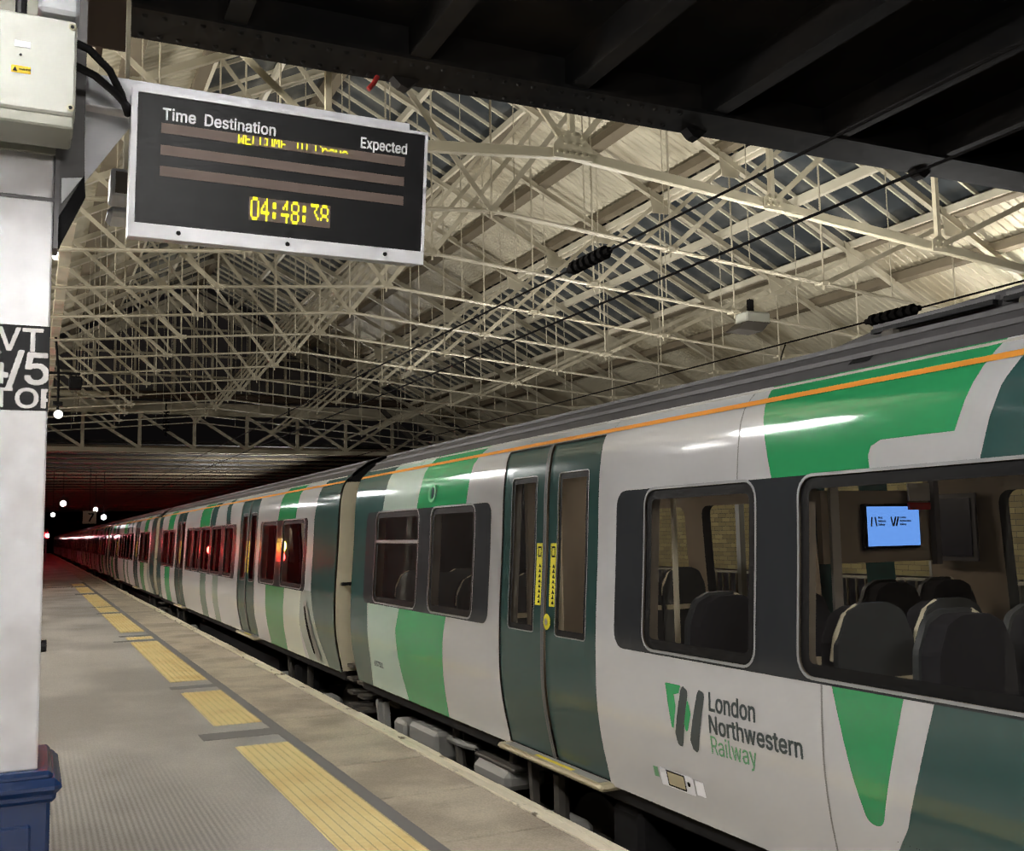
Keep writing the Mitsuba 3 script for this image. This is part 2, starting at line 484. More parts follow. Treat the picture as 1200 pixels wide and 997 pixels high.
sheet_spans = [(9.85, 11.35), (11.35, 13.05), (16.35, 17.6), (17.6, 20.9)]
glass_spans = [(6.4, 8.1), (8.1, 9.85), (13.05, 14.75), (14.75, 16.35)]
sheets = {}
for s in (0, 1):
    for a, b in sheet_spans + ([(13.05, 14.75), (14.75, 16.35)] if s else []):
        xa, xb = both(a)[s], both(b)[s]
        d = mikit.ply(corrugated(xa, xb), 'm_sheet')
        for yb in bays[:15]:
            if yb + 2.6 < YG:
                place('corrugated_sheet', d, rf, T().translate([0, yb, 0]))
    for a, b in glass_spans[:4 - 2 * s]:
        xa, xb = both(a)[s], both(b)[s]
        nb = 4 if s == 0 else 2
        w = 2.635 / nb
        v = []
        pane = trimesh.Trimesh([(xa, 0.03, up(xa, 0.36)), (xa, w - 0.03, up(xa, 0.36)), (xb, w - 0.03, up(xb, 0.36)), (xb, 0.03, up(xb, 0.36)),
                                (xa, 0.03, up(xa, 0.368)), (xa, w - 0.03, up(xa, 0.368)), (xb, w - 0.03, up(xb, 0.368)), (xb, 0.03, up(xb, 0.368))],
                               [[0, 1, 2], [0, 2, 3], [4, 6, 5], [4, 7, 6], [0, 5, 1], [0, 4, 5], [2, 1, 5], [2, 5, 6], [3, 2, 6], [3, 6, 7], [0, 3, 7], [0, 7, 4]], process=False)
        dp = mikit.ply(pane, 'm_pane')
        db = mikit.ply(cat([bar((xa, 0, up(xa, 0.33)), (xb, 0, up(xb, 0.33)), 0.045, 0.09), bx(min(xb, xb) - .05, xb + .05, -.05, .05, up(xb, .27), up(xb, .35))]), 'm_trim')
        for yb in bays[:15]:
            if yb + 2.6 < YG:
                for i in range(nb):
                    at = T().translate([0, yb + i * w, 0])
                    place('glass_pane', dp, rf, at)
                    if i or True:
                        place('glazing_bar', db, rf, at)
for s in (0, 1):
    for a, w, m in ((8.1, 0.10, 'm_trim'), (9.85, 0.26, 'm_purlin'), (11.35, 0.34, 'm_purlin'), (12.9, 0.26, 'm_purlin'), (14.75, 0.12, 'm_trim'), (16.4, 0.26, 'm_purlin'), (17.6, 0.30, 'm_purlin'), (20.9, 0.3, 'm_purlin')):
        x = both(a)[s]
        obj('purlin', bx(x - w / 2, x + w / 2, Y0, YG, up(x, 0.12), up(x, 0.31)), m, rf)
    for a in (9.72, 13.12, 13.24, 16.2):
        x = both(a)[s]
        obj('gutter_trim', bx(x - 0.035, x + 0.035, Y0, YG, up(x, 0.05), up(x, 0.2)), 'm_trim', rf)
obj('ridge_beam', bx(RX - 0.12, RX + 0.12, Y0, YG, RZ - 0.05, RZ + 0.4), 'm_purlin', rf)
# longitudinal girder on the left, at the height of the ties
lg = thing('valley_girder', 'cream longitudinal girder on the left crossing below the trusses', 'girder')
obj('web', bx(0.32, 0.49, Y0, YG, 6.16, 6.40), 'm_steel', lg)
dcov = mikit.ply(bx(0.31, 0.50, -0.03, 0.03, 6.14, 6.41, 0.005), 'm_steel_light')
for yk in YK:
    place('cover_plate', dcov, lg, T().translate([0, yk + 0.2, 0]))
    place('cover_plate', dcov, lg, T().translate([0, yk + 1.5, 0]))

# gable screen at the far end
gs = thing('gable_screen', 'dark glazed gable screen at the far end of the roof', 'gable screen')
GB = 7.85
half = (RZ - 0.2 - GB) / SLOPE
cols = 22
cw = 2 * half / cols
rows = [GB, 8.75, 9.7, 10.9, RZ]
for i in range(cols + 1):
    x = RX - half + i * cw
    top = rz(x) - 0.2
    if top > GB + 0.05:
        obj('mullion', bx(x - 0.05, x + 0.05, YG - 0.12, YG + 0.05, GB, top), 'm_steel', gs)
for z in rows[:-1]:
    h = (RZ - 0.2 - z) / SLOPE
    obj('transom', bx(RX - h, RX + h, YG - 0.1, YG + 0.05, z - 0.05, z + 0.05), 'm_steel', gs)
for i in range(cols):
    x0, x1 = RX - half + i * cw, RX - half + (i + 1) * cw
    for z0, z1 in zip(rows[:-1], rows[1:]):
        poly = sbox(x0 + .05, z0 + .05, x1 - .05, z1 - .05).intersection(Polygon([(RX - half, GB), (RX + half, GB), (RX, RZ - 0.2)]))
        if poly.area > 0.02:
            obj('pane', prism_xz(poly, YG - 0.01, YG + 0.01), 'm_gable_pane', gs)
for s in (-1, 1):
    a, b = (RX, YG - 0.1, RZ - 0.15), (RX + s * EAVE, YG - 0.1, rz(RX + s * EAVE) - 0.15)
    obj('verge_board', bar(a, b, 0.3, 0.4), 'm_steel', gs)
pp = thing('service_pipe', 'long brown pipe running across below the gable screen', 'pipe')
obj('pipe_run', cyl((2.9, 46.3, 7.78), (22, 46.3, 7.78), 0.17, 12), 'm_pipe', pp)
obj('pale_run', cyl((-6, 46.3, 7.72), (2.9, 46.3, 7.72), 0.14, 12), 'm_steel_light', pp)
obj('support_strut', bar((14.6, 46.2, 7.7), (16.6, 46.2, 5.9), 0.16, 0.2), 'm_under_mid', pp)
for x in (5.2, 10.5):
    ins = thing('hanging_insulator', f'dark ribbed insulator hanging below the pipe, {"left" if x < 6 else "right"} one of two', 'insulator', 'hanging insulators')
    obj('rod', cyl((x, 46.3, 7.6), (x, 46.3, 6.0), 0.03, 6), 'm_wire', ins)
    obj('sheds', cat([cyl((x, 46.2, 7.1 - 0.16 * i), (x, 46.2, 7.02 - 0.16 * i), 0.14, 10) for i in range(6)]), 'm_wire', ins)
lt = thing('lattice_girder', 'cream lattice girder with crossed braces under the gable screen', 'girder')
obj('top_chord', bx(-8, 21, YG - 0.2, YG + 0.1, 7.02, 7.2), 'm_steel', lt)
obj('fascia_board', bx(-8, 21, YG + 0.12, YG + 0.2, 7.2, 7.62), 'm_steel', lt)
obj('bottom_chord', bx(-8, 21, YG - 0.2, YG + 0.1, 5.36, 5.54), 'm_steel', lt)
for i in range(13):
    x = -7.2 + i * 2.28
    obj('post', bx(x - 0.07, x + 0.07, YG - 0.1, YG + 0.02, 5.5, 7.05), 'm_steel', lt)
    if i < 12:
        obj('brace', bar((x, YG - 0.12, 7.0), (x + 2.28, YG - 0.12, 5.55), 0.05, 0.12), 'm_steel', lt)
        if i > 6:
            obj('brace', bar((x, YG - 0.02, 5.55), (x + 2.28, YG - 0.02, 7.0), 0.05, 0.12), 'm_steel', lt)

# low canopy beyond the gable
cp = thing('low_canopy', 'dark slatted low canopy over the tracks beyond the gable', None)
labels[cp]['kind'] = 'structure'
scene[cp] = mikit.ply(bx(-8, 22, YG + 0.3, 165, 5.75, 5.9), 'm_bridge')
dj = mikit.ply(bx(-8, 22, 0, 0.3, 5.64, 5.75), 'm_purlin')
for i in range(26):
    place('joist', dj, cp, T().translate([0, YG + 1.0 + i * 3.0 + 0.05 * i * i, 0]))
obj('end_board', bx(-8, 22, 165, 165.2, -1, 5.9), 'm_matt_black', cp)  # black sheet across the tracks, added to stand for the dark distance

# ------------------------------------------------------------------ walls (seen mostly in reflection)
wl = num('wall_left'); tag(wl, 'unseen dark wall left of the platform, reflected in the train', kind='structure')
scene[wl] = mikit.ply(bx(-6.3, -6.0, -4, 160, 0.0, 4.4), 'm_dark_brick')  # out of view, kept dark so the train side reflects dark
wr = num('wall_right'); tag(wr, 'yellow brick wall beyond the second track', kind='structure')
scene[wr] = mikit.ply(cat([bx(11.2, 11.4, -8, 150, 0.9, 2.6), bx(9.3, 11.4, -8, 150, -1.1, 0.0)]), 'm_brick')
fn = thing('railing', 'pale railing under the brick wall beyond the second track', 'railing')
for z in (0.35, 0.85):
    obj('rail', bx(11.0, 11.04, -2, 26, z, z + 0.04), 'm_steel', fn)
dbar = mikit.ply(bx(11.0, 11.03, 0, 0.03, 0.0, 0.88), 'm_purlin')
for i in range(140):
    place('baluster', dbar, fn, T().translate([0, -1 + i * 0.19, 0]))

# ------------------------------------------------------------------ train
XC = 4.23
_pr = np.array([(2.925, .22), (2.902, .33), (2.876, .45), (2.856, .58), (2.846, .7), (2.845, .85), (2.853, 1.1), (2.866, 1.3), (2.88, 1.52), (2.892, 1.76), (2.903, 1.92), (2.918, 2.03), (2.944, 2.125), (2.99, 2.19),
                (3.07, 2.265), (3.16, 2.335), (3.26, 2.39), (3.45, 2.448), (3.8, 2.515), (4.23, 2.55)])
_s = np.r_[0, np.cumsum(np.linalg.norm(np.diff(_pr, axis=0), axis=1))]
_cx, _ch = CubicSpline(_s, _pr[:, 0]), CubicSpline(_s, _pr[:, 1])
SMAX = _s[-1]
_fs = np.linspace(0, SMAX, 2000)
_fh = np.maximum.accumulate(_ch(_fs))


def s_of(h):
    return np.interp(h, _fh, _fs)


H_ROOF = 2.238
S_ROOF = float(s_of(H_ROOF))
CELL = 0.8
GRID = np.unique(np.r_[np.linspace(0, S_ROOF, 34), np.linspace(S_ROOF, SMAX, 14)])


def yh(pts):
    """Polygon given in (y, height) to (y, arc length)."""
    p = pts if isinstance(pts, Polygon) else Polygon(pts)
    p = shapely.segmentize(p, 0.12)
    return shapely.transform(p, lambda a: np.c_[a[:, 0], s_of(a[:, 1])])


def surf(y, s, off=0.0):
    s = np.asarray(s, float)
    x, h, dx, dh = _cx(s), _ch(s), _cx(s, 1), _ch(s, 1)
    l = np.hypot(dx, dh)
    n = np.stack([-dh / l, np.zeros_like(s), dx / l], -1)
    return np.stack([x, np.asarray(y, float), h], -1) + n * off, n


def skin_arrays(poly, off):
    V, F, N, k = [], [], [], 0
    x0, s0, x1, s1 = poly.bounds
    cuts = [s0] + [g for g in GRID if s0 + 1e-4 < g < s1 - 1e-4] + [s1]
    for a, b in zip(cuts[:-1], cuts[1:]):
        ycuts = [x0] + [q for q in np.arange(math.ceil(x0 / CELL) * CELL, x1, CELL) if x0 + 1e-4 < q < x1 - 1e-4] + [x1]
        strip = poly.intersection(sbox(x0 - 1, a, x1 + 1, b))
        for c, d in zip(ycuts[:-1], ycuts[1:]):
            part = shapely.clip_by_rect(strip, c, a - 1, d, b + 1)
            for g in getattr(part, 'geoms', [part]):
                if g.geom_type != 'Polygon' or g.area < 1e-8:
                    continue
                v, f = trimesh.creation.triangulate_polygon(g, engine='earcut')
                if len(f) == 0: continue
                p, n = surf(v[:, 0], v[:, 1], off)
                V.append(p); N.append(n); F.append(np.asarray(f) + k); k += len(p)
    return np.vstack(V), np.vstack(F), np.vstack(N)


def skin(polys, mat, off=0.0, cols=None):
    """A shape dict that lays flat polygons (y, s) on the body side; cols gives each its paint colour."""
    polys = polys if isinstance(polys, list) else [polys]
    V, F, N, C, k = [], [], [], [], 0
    for i, p in enumerate(polys):
        for g in getattr(p, 'geoms', [p]):
            if g.geom_type != 'Polygon' or g.area < 1e-6: continue
            v, f, n = skin_arrays(g, off)
            V.append(v); F.append(f + k); N.append(n); k += len(v)
            if cols: C.append(np.tile(cols[i], (len(v), 1)))
    path = meshkit.write_ply((np.vstack(V), np.vstack(F)), False, None, np.vstack(C) if cols else None, normals=np.vstack(N))
    return {'type': 'ply', 'filename': path, 'face_normals': False, 'bsdf': {'type': 'ref', 'id': mat}}


def wrap(mesh, y0, h0, mat, off=0.0015):
    """Lettering laid on the body side, starting at y0 on the height h0 and reading towards smaller y."""
    v = mesh.vertices
    p, n = surf(y0 - v[:, 0], s_of(h0 + v[:, 1]), 0.0)
    return mikit.ply(trimesh.Trimesh(p + n * (v[:, 2:3] * 0.5 + off), mesh.faces, process=False), mat)


WHITE, PALE, GREEN, DARK = lin(184, 183, 184), lin(166, 188, 175), lin(44, 132, 82), lin(42, 68, 66)
MINT, GREY = lin(184, 202, 191), lin(150, 158, 150)


def window_rect(y0, y1, r=0.085, z0=1.0, z1=1.815):
    return rrect(y0, y1, z0, z1, r, 5)


def make_car(spec, key, at=None, cache={}):
    """All parts of one carriage. Parts are meshes in the carriage's own place; copies move them with 'at'."""
    out = []

    def part(name, d, parent=None):
        k = num((key if parent is None else parent) + '__' + name)
        scene[k] = {**d, 'to_world': at} if at is not None else dict(d)
        out.append((k[len(key):], d))
        return k
    ya, yb = spec['span']
    side = yh(sbox(ya, .22, yb, H_ROOF))
    bands = [yh(rrect(a, b, 0.985, 1.815, 0.09, 5)) for a, b in spec['bands']]
    wins = [(w, yh(window_rect(w[0], w[1]))) for w in spec['windows']]
    doors = [(c, yh(sbox(c - 0.65, .235, c + 0.65, 2.148))) for c in spec['doors']]
    holes = unary_union(bands + [d for _, d in doors])
    free = side.difference(holes)
    polys, cols, rest = [], [], free
    for pts, c in spec['stripes']:
        p = (pts if isinstance(pts, Polygon) and getattr(pts, 'is_s', False) else yh(pts)).buffer(0)
        polys.append(p.intersection(rest)); cols.append(c)
        rest = rest.difference(p)
    keep = [(p, c) for p, c in zip(polys + [rest], cols + [WHITE]) if not p.is_empty]
    body = skin([p for p, _ in keep], 'm_body', 0.0, [c for _, c in keep])
    bs = part('body_side', body)
    mir = T().translate([2 * XC, 0, 0]).scale([-1, 1, 1])
    right = mir if at is None else at @ mir
    kb = num(key + '__body_side'); scene[kb] = {**body, 'to_world': right}
    rp = sbox(ya, S_ROOF, yb, SMAX)
    rv, rfc, rn = skin_arrays(rp, 0.0)
    rv2 = rv.copy(); rv2[:, 0] = 2 * XC - rv2[:, 0]; rn2 = rn.copy(); rn2[:, 0] *= -1
    path = meshkit.write_ply((np.vstack([rv, rv2]), np.vstack([rfc, rfc[:, ::-1] + len(rv)])), False, None, None, normals=np.vstack([rn, rn2]))
    roof = part('roof', {'type': 'ply', 'filename': path, 'face_normals': False, 'bsdf': {'type': 'ref', 'id': 'm_roof'}})
    for i in range(2):
        sr = float(s_of(2.30 + 0.075 * i))
        a, n = surf([ya + .02, yb - .02], [sr, sr], 0.006)
        part('roof_seam', mikit.ply(bar(a[0], a[1], 0.02, 0.02), 'm_roof_pod'), roof)
    part('cantrail_stripe', skin(sbox(ya, s_of(2.152), yb, s_of(2.176)), 'm_orange', 0.003))
    wb = []
    for b in bands:
        q = b
        for w, p in wins:
            q = q.difference(p)
        wb.append(part('window_band', skin(q, 'm_band', 0.0015)))
    for w, p in wins:
        fr = part('window_frame', skin(p.buffer(0.005).difference(p.buffer(-0.008)), 'm_frame', 0.006))
        part('gasket', skin(p.buffer(-0.008).difference(p.buffer(-0.058).buffer(-.02).buffer(.02)), 'm_rubber', -0.004), fr)
        part('pane', skin(p.buffer(-0.005), 'm_glass', -0.012), fr)
        if len(w) > 2:
            z = s_of(1.545)
            part('vent_bar', skin(sbox(w[0] + .02, z - .014, w[1] - .02, z + .014), 'm_frame', 0.004), fr)
    for c, p in doors:
        for sgn, (a, b) in ((1, (c + 0.022, c + 0.645)), (-1, (c - 0.645, c - 0.022))):
            leaf = yh(sbox(a, .24, b, 2.142))
            m = (a + b) / 2 - 0.02 * sgn * 0
            wp = yh(rrect(m - 0.185, m + 0.185, 0.99, 1.955, 0.02, 2))
            lf = part('door_leaf', skin(leaf.difference(wp), 'm_door', -0.008))
            part('trim_frame', skin(wp.buffer(0.007).difference(wp), 'm_frame', -0.005), lf)
            part('gasket', skin(wp.difference(wp.buffer(-0.036)), 'm_rubber', -0.012), lf)
            part('pane', skin(wp.buffer(-0.03), 'm_glass', -0.02), lf)
            if spec.get('near'):
                y0, y1 = (5.76, 5.84) if sgn > 0 else (5.575, 5.65)
                st = part('warning_strip', skin(yh(sbox(y0, 1.155, y1, 1.535)), 'm_sticker', -0.0065), lf)
                tri = []
                for i in range(8):
                    h = 1.17 + i * 0.031
                    tri.append(yh([(y0 + .008, h), (y0 + .045, h), (y0 + .026, h + .024)]))
                tri.append(yh(sbox(y0 + .012, 1.45, y0 + .06, 1.515)).buffer(0).difference(yh(sbox(y0 + .022, 1.46, y0 + .05, 1.505))))
                part('marking', skin(tri, 'm_black', -0.0052), st)
                if sgn < 0:
                    bt = part('door_button', skin(yh(affinity.scale(affinity.translate(Polygon([(math.cos(t) * .045, math.sin(t) * .048) for t in np.linspace(0, 6.28, 25)[:-1]]), 5.635, 1.065), 1, 1)), 'm_sticker', 0.012))
                    part('button_centre', skin(yh(Polygon([(5.635 + math.cos(t) * .02, 1.065 + math.sin(t) * .022) for t in np.linspace(0, 6.28, 17)[:-1]])), 'm_brass', 0.018), bt)
            elif sgn:
                y0 = c + sgn * 0.09
                part('warning_strip', skin(yh(sbox(y0 - .035, 1.1, y0 + .035, 1.56)), 'm_sticker', -0.0065), lf)
        part('door_seal', skin([yh(sbox(c - 0.022, .24, c - 0.004, 2.142)), yh(sbox(c + 0.004, .24, c + 0.022, 2.142))], 'm_seal', 0.006))
        part('door_gap', skin(p.difference(yh(sbox(c - 0.64, .245, c + 0.64, 2.138))), 'm_rubber', -0.004))
        xb = float(_cx(0.02))
        sb = part('step_board', mikit.ply(bx(xb - 0.085, xb + 0.1, c - 0.69, c + 0.69, .195, .232, 0.015), 'm_step'))
        part('tread', mikit.ply(bx(xb - 0.062, xb + 0.02, c - 0.62, c + 0.62, .23, .236), 'm_under_grey'), sb)
        part('edge_strip', mikit.ply(bx(xb - 0.078, xb - 0.066, c - 0.64, c + 0.64, .23, .238), 'm_step'), sb)
        part('worn_paint', mikit.ply(bx(xb - 0.06, xb - 0.03, c - 0.3, c + 0.18, .235, .2375), 'm_step_yellow'), sb)
    # ends, underframe
    ring = [(x, z) for x, z in zip(_cx(GRID), _ch(GRID))]
    full = Polygon(ring + [(2 * XC - x, z) for x, z in ring[::-1]])
    for y0, y1, nm in ((ya - 0.02, ya + 0.04, 'end_wall'), (yb - 0.04, yb + 0.02, 'end_wall')):
        ew = part(nm, mikit.ply(prism_xz(full.buffer(-0.03), y0, y1), 'm_rubber'))
        f0 = y0 - 0.012 if y0 < (ya + yb) / 2 else y1
        part('end_panel', mikit.ply(prism_xz(full.buffer(-0.012).intersection(sbox(2, .2, 7, 2.16)), f0, f0 + 0.012), 'm_cream'), ew)
        o = -0.03 if y0 < (ya + yb) / 2 else 0.03
        yy = y0 if o < 0 else y1
        part('gangway', mikit.ply(bx(3.55, 4.91, min(yy, yy + o * 9), max(yy, yy + o * 9), .2, 2.28, 0.03), 'm_rubber'), ew)
        if o < 0:
            part('grab_handle', mikit.ply(cat([bx(2.90, 3.05, yy - 0.10, yy - 0.05, 1.10, 1.13), bx(2.92, 2.94, yy - .1, yy, 1.1, 1.13), bx(3.01, 3.03, yy - .1, yy, 1.1, 1.13)]), 'm_rubber'), ew)
            part('seam', mikit.ply(bx(2.9, 3.5, yy - 0.004, yy, 2.03, 2.045), 'm_seal'), ew)
        part('jumper_steps', mikit.ply(cat([bx(2.98, 3.2, min(yy, yy + o * 7), max(yy, yy + o * 7), .28 - .13 * i, .31 - .13 * i) for i in range(4)]), 'm_under_mid'), ew)
    uf = part('underframe', mikit.ply(cat([bx(3.12, 5.34, ya + 0.1, yb - 0.1, 0.06, 0.26), bx(3.25, 5.2, ya + 4.4, yb - 4.4, -0.75, -0.12)]), 'm_under'))
    part('solebar', mikit.ply(bx(2.965, 3.14, ya, yb, 0.13, 0.25, 0.01), 'm_under'), uf)
    for yc, flip in ((ya + 2.6, 1), (yb - 2.6, -1)):
        bg = part('bogie', mikit.ply(cat([bx(3.22, 3.34, yc - 1.5, yc + 1.5, -0.5, -0.3), bx(5.12, 5.24, yc - 1.5, yc + 1.5, -0.5, -0.3), bx(3.3, 5.2, yc - 0.2, yc + 0.2, -0.5, -0.25)]), 'm_under_mid'))
        for dy in (-1.15, 1.15):
            part('wheelset', mikit.ply(cat([cyl((3.44, yc + dy, -0.52), (3.56, yc + dy, -0.52), 0.41, 22), cyl((4.9, yc + dy, -0.52), (5.02, yc + dy, -0.52), 0.41, 22), cyl((3.5, yc + dy, -0.52), (4.96, yc + dy, -0.52), 0.08, 8)]), 'm_under_mid'), bg)
            part('axle_box', mikit.ply(bx(3.05, 3.3, yc + dy - 0.2, yc + dy + 0.2, -0.6, -0.22, 0.04), 'm_under_grey'), bg)
        part('air_spring', mikit.ply(cyl((3.3, yc, -0.28), (3.3, yc, 0.0), 0.24, 14), 'm_under'), bg)
        for q in (-0.42, 0.42):
            part('damper', mikit.ply(cyl((3.14, yc + q, -0.45), (3.12, yc + q * 1.3, 0.08), 0.04, 8), 'm_under_mid'), bg)
    # cabin lining
    lin_poly = yh(sbox(ya + .1, .3, yb - .1, 2.2))
    inner = lin_poly.difference(unary_union([p.buffer(0.0) for _, p in wins] + [yh(rrect(c - .55, c + .55, .3, 2.0, .05)) for c, _ in doors]))
    ld = skin(inner, 'm_int_wall', -0.09)
    cb = part('cabin_lining', ld)
    k2 = num(cb); scene[k2] = {**ld, 'to_world': right}
    part('cabin_floor', mikit.ply(bx(3.0, 5.46, ya + .1, yb - .1, .18, .22), 'm_int_floor'))
    part('cabin_ceiling', mikit.ply(bx(3.02, 5.44, ya + .1, yb - .1, 2.20, 2.23), 'm_int_ceil'))
    # right side openings
    for lst, nm, mat in (([yh(window_rect(w[0], w[1])).buffer(-.005) for w, _ in wins], 'window_pane', 'm_glass'),):
        for q in lst:
            kk = num(key + '__' + nm)
            scene[kk] = {**skin(q, mat, -0.012), 'to_world': right}
    for b in bands:
        q = b
        for w, p in wins:
            q = q.difference(p)
        kk = num(key + '__window_band'); scene[kk] = {**skin(q, 'm_band', 0.0015), 'to_world': right}
    for c, p in doors:
        kk = num(key + '__door_leaf')
        scene[kk] = {**skin(p.difference(yh(rrect(c - .5, c - .14, .99, 1.955, .02))).difference(yh(rrect(c + .14, c + .5, .99, 1.955, .02))), 'm_door', -0.008), 'to_world': right}
    return out


def sloped(y_top, y_bot, y_top2, y_bot2):
    return [(y_bot, 1.8), (y_top, 2.3), (y_top2, 2.3), (y_bot2, 1.8)]


V_GREEN = Polygon([(3.205, 1.06), (3.205, 1.0), (3.147, .79), (3.105, .64), (3.06, .50), (2.985, .50), (2.945, .62), (2.90, .76), (2.83, 1.0), (2.82, 1.06)]).buffer(-.045, quad_segs=12).buffer(.045, quad_segs=12)
near_stripes = [
    ([(9.0, 1.8), (8.92, 2.1), (8.86, 2.3), (9.9, 2.3), (9.9, 1.8)], DARK),
    ([(8.09, 1.8), (7.985, 2.1), (7.90, 2.3), (8.86, 2.3), (8.92, 2.1), (9.0, 1.8)], MINT),
    ([(7.02, 1.8), (6.955, 2.1), (6.82, 2.3), (7.90, 2.3), (7.985, 2.1), (8.09, 1.8)], GREEN),
    ([(9.9, 1.9), (9.9, .22), (9.40, .22), (9.30, .5), (9.33, 1.0), (9.36, 1.9)], DARK),
    ([(9.32, 1.0), (9.30, .5), (9.40, .22), (8.40, .22), (8.48, .6), (8.51, .8), (8.41, 1.0)], PALE),
    ([(8.41, 1.0), (8.51, .8), (8.48, .6), (8.40, .22), (7.48, .22), (7.42, .6), (7.385, .85), (7.325, 1.0)], GREEN),
    (V_GREEN, GREEN),
    ([(2.69, 1.0), (2.785, .72), (2.86, .53), (2.95, .40), (2.97, .22), (-0.6, .22), (-0.6, 1.0)], DARK),
    ([(3.56, 1.8), (3.62, 2.0), (3.655, 2.14), (3.72, 2.3), (2.43, 2.3), (2.49, 2.14), (2.545, 2.03), (2.585, 1.925), (2.93, 1.925), (2.98, 1.905), (2.995, 1.87), (2.985, 1.8)], GREEN),
    ([(2.24, 2.3), (2.345, 2.14), (2.40, 2.06), (2.44, 1.96), (2.485, 1.8), (-0.6, 1.8), (-0.6, 2.3)], DARK),
    ([(-3.2, .22), (-3.3, .6), (-3.3, 1.0), (-4.3, 1.0), (-4.3, .22)], GREEN),
    ([(-3.2, 1.8), (-3.0, 2.3), (-4.0, 2.3), (-4.2, 1.8)], GREEN),
    ([(-4.9, .22), (-5, 2.3), (-6, 2.3), (-6, .22)], DARK),
]
near_spec = dict(span=(-5.85, 9.87), near=True, doors=[5.71, -1.7], bands=[(6.55, 9.46), (-0.85, 4.86), (-5.4, -2.55)],
                 windows=[(8.0, 9.16, 1), (6.82, 7.73), (3.665, 4.575), (1.66, 3.39), (0.45, 1.38), (-0.55, 0.25), (-3.7, -2.8), (-5.1, -3.95)], stripes=near_stripes)
c0 = thing('train_carriage', 'nearest carriage with white, green and dark green panels and the railway lettering', 'train carriage', 'carriages of the train')
make_car(near_spec, c0)

dk = DARK
far_stripes = [
    ([(10.4, .22), (10.4, 2.3), (11.25, 2.3), (11.38, 2.05), (11.47, 1.8), (11.45, 1.0), (11.36, .8), (11.15, .5), (10.95, .22)], DARK),
    ([(11.45, 1.0), (11.36, .8), (11.15, .5), (10.95, .22), (11.8, .22), (12.0, .6), (11.9, 1.0)], GREY),
    ([(12.38, 1.8), (12.3, 2.1), (12.15, 2.3), (13.1, 2.3), (13.25, 2.1), (13.36, 1.8)], GREEN),
    ([(12.77, 1.0), (12.86, .5), (12.9, .22), (13.85, .22), (13.87, .5), (13.88, 1.0)], lin(66, 132, 84)),
    ([(11.88, 1.0), (12.0, .5), (12.0, .22), (12.9, .22), (12.86, .5), (12.77, 1.0)], lin(196, 200, 186)),
    ([(16.8, 1.8), (16.95, 2.1), (16.9, 2.3), (17.3, 2.3), (17.3, 2.1), (17.2, 1.8)], DARK),
    ([(18.3, 1.8), (18.2, 2.1), (18.1, 2.3), (18.7, 2.3), (18.8, 2.1), (18.9, 1.8)], DARK),
    ([(18.95, 1.8), (18.9, 2.1), (18.8, 2.3), (19.8, 2.3), (20.0, 2.1), (20.1, 1.8)], GREEN),
    ([(17.7, 1.0), (17.75, .22), (18.3, .22), (18.25, 1.0)], lin(120, 132, 122)),
    ([(19.0, 1.0), (19.05, .22), (19.75, .22), (19.65, 1.0)], lin(96, 116, 106)),
    ([(24.2, 1.0), (24.3, .22), (25.2, .22), (25.1, 1.0)], GREEN),
    ([(24.0, 1.8), (23.9, 2.3), (24.9, 2.3), (25.0, 1.8)], GREEN),
    ([(26.1, .22), (25.9, .6), (26.0, 1.1), (26.2, 2.3), (27, 2.3), (27, .22)], DARK),
]
far_spec = dict(span=(10.48, 26.8), doors=[15.3, 22.7], bands=[(11.75, 14.42), (16.25, 21.8), (23.6, 26.0)],
                windows=[(11.88, 13.05), (13.36, 14.3), (16.5, 17.3), (17.6, 18.6), (18.8, 19.8), (20.0, 20.8), (21.0, 21.7), (23.75, 24.6), (24.8, 25.8)], stripes=far_stripes)
c1 = thing('train_carriage', 'second carriage, dark green curved end next to the cream gangway end', 'train carriage', 'carriages of the train')
parts1 = make_car(far_spec, c1)
src = [(k, dict(scene[k])) for k in list(scene) if k.startswith(c1 + '__')]
ords = ['third', 'fourth', 'fifth', 'sixth', 'seventh', 'eighth', 'ninth']
for i in range(7):
    ck = thing('train_carriage', f'{ords[i]} carriage along the platform from the near end of the train' + (', tinged red far away' if i > 2 else ''), 'train carriage', 'carriages of the train')
    mv = T().translate([0, 17.1 * (i + 1), 0])
    for k, d in src:
        sub = k[len(c1):]
        if i > 1 and any(w in sub for w in ('jumper', 'damper', 'air_spring', 'edge_strip', 'worn', 'tread', 'warning', 'gasket', 'grab', 'seam')):
            continue
        scene[ck + sub] = {**d, 'to_world': mv @ d['to_world'] if 'to_world' in d else mv}
ck = thing('train_carriage', 'green and white carriage on the next track seen through the carriage windows', 'train carriage')
mv = T().translate([3.4, -22.0, 0])
for k, d in src:
    if any(w in k for w in ('body_side', 'roof', 'window_band', 'window_frame', 'door_leaf', 'end_wall', 'underframe', 'cantrail')) and k.count('__') < 2:
        scene[ck + k[len(c1):]] = {**d, 'to_world': mv @ d['to_world'] if 'to_world' in d else mv}

kf = num(c1 + '__end_fairing'); scene[kf] = skin(yh(Polygon([(11.75, .86), (11.62, .9), (11.4, .62), (11.2, .30), (11.35, .24), (11.6, .5)]).buffer(-.02).buffer(.02)), 'm_under_grey', 0.012)
scene[num(kf + '__slot')] = skin(yh(Polygon([(11.70, .82), (11.66, .83), (11.48, .55), (11.40, .33), (11.46, .31), (11.58, .55)])), 'm_matt_black', 0.016)
# marks and fittings of the near carriage
G = c0 + '__'


def pt(y, h):
    return (y, h)


def skin_part(name, polys, mat, off, parent=c0):
    k = num(parent + '__' + name)
    scene[k] = skin(polys, mat, off)
    return k


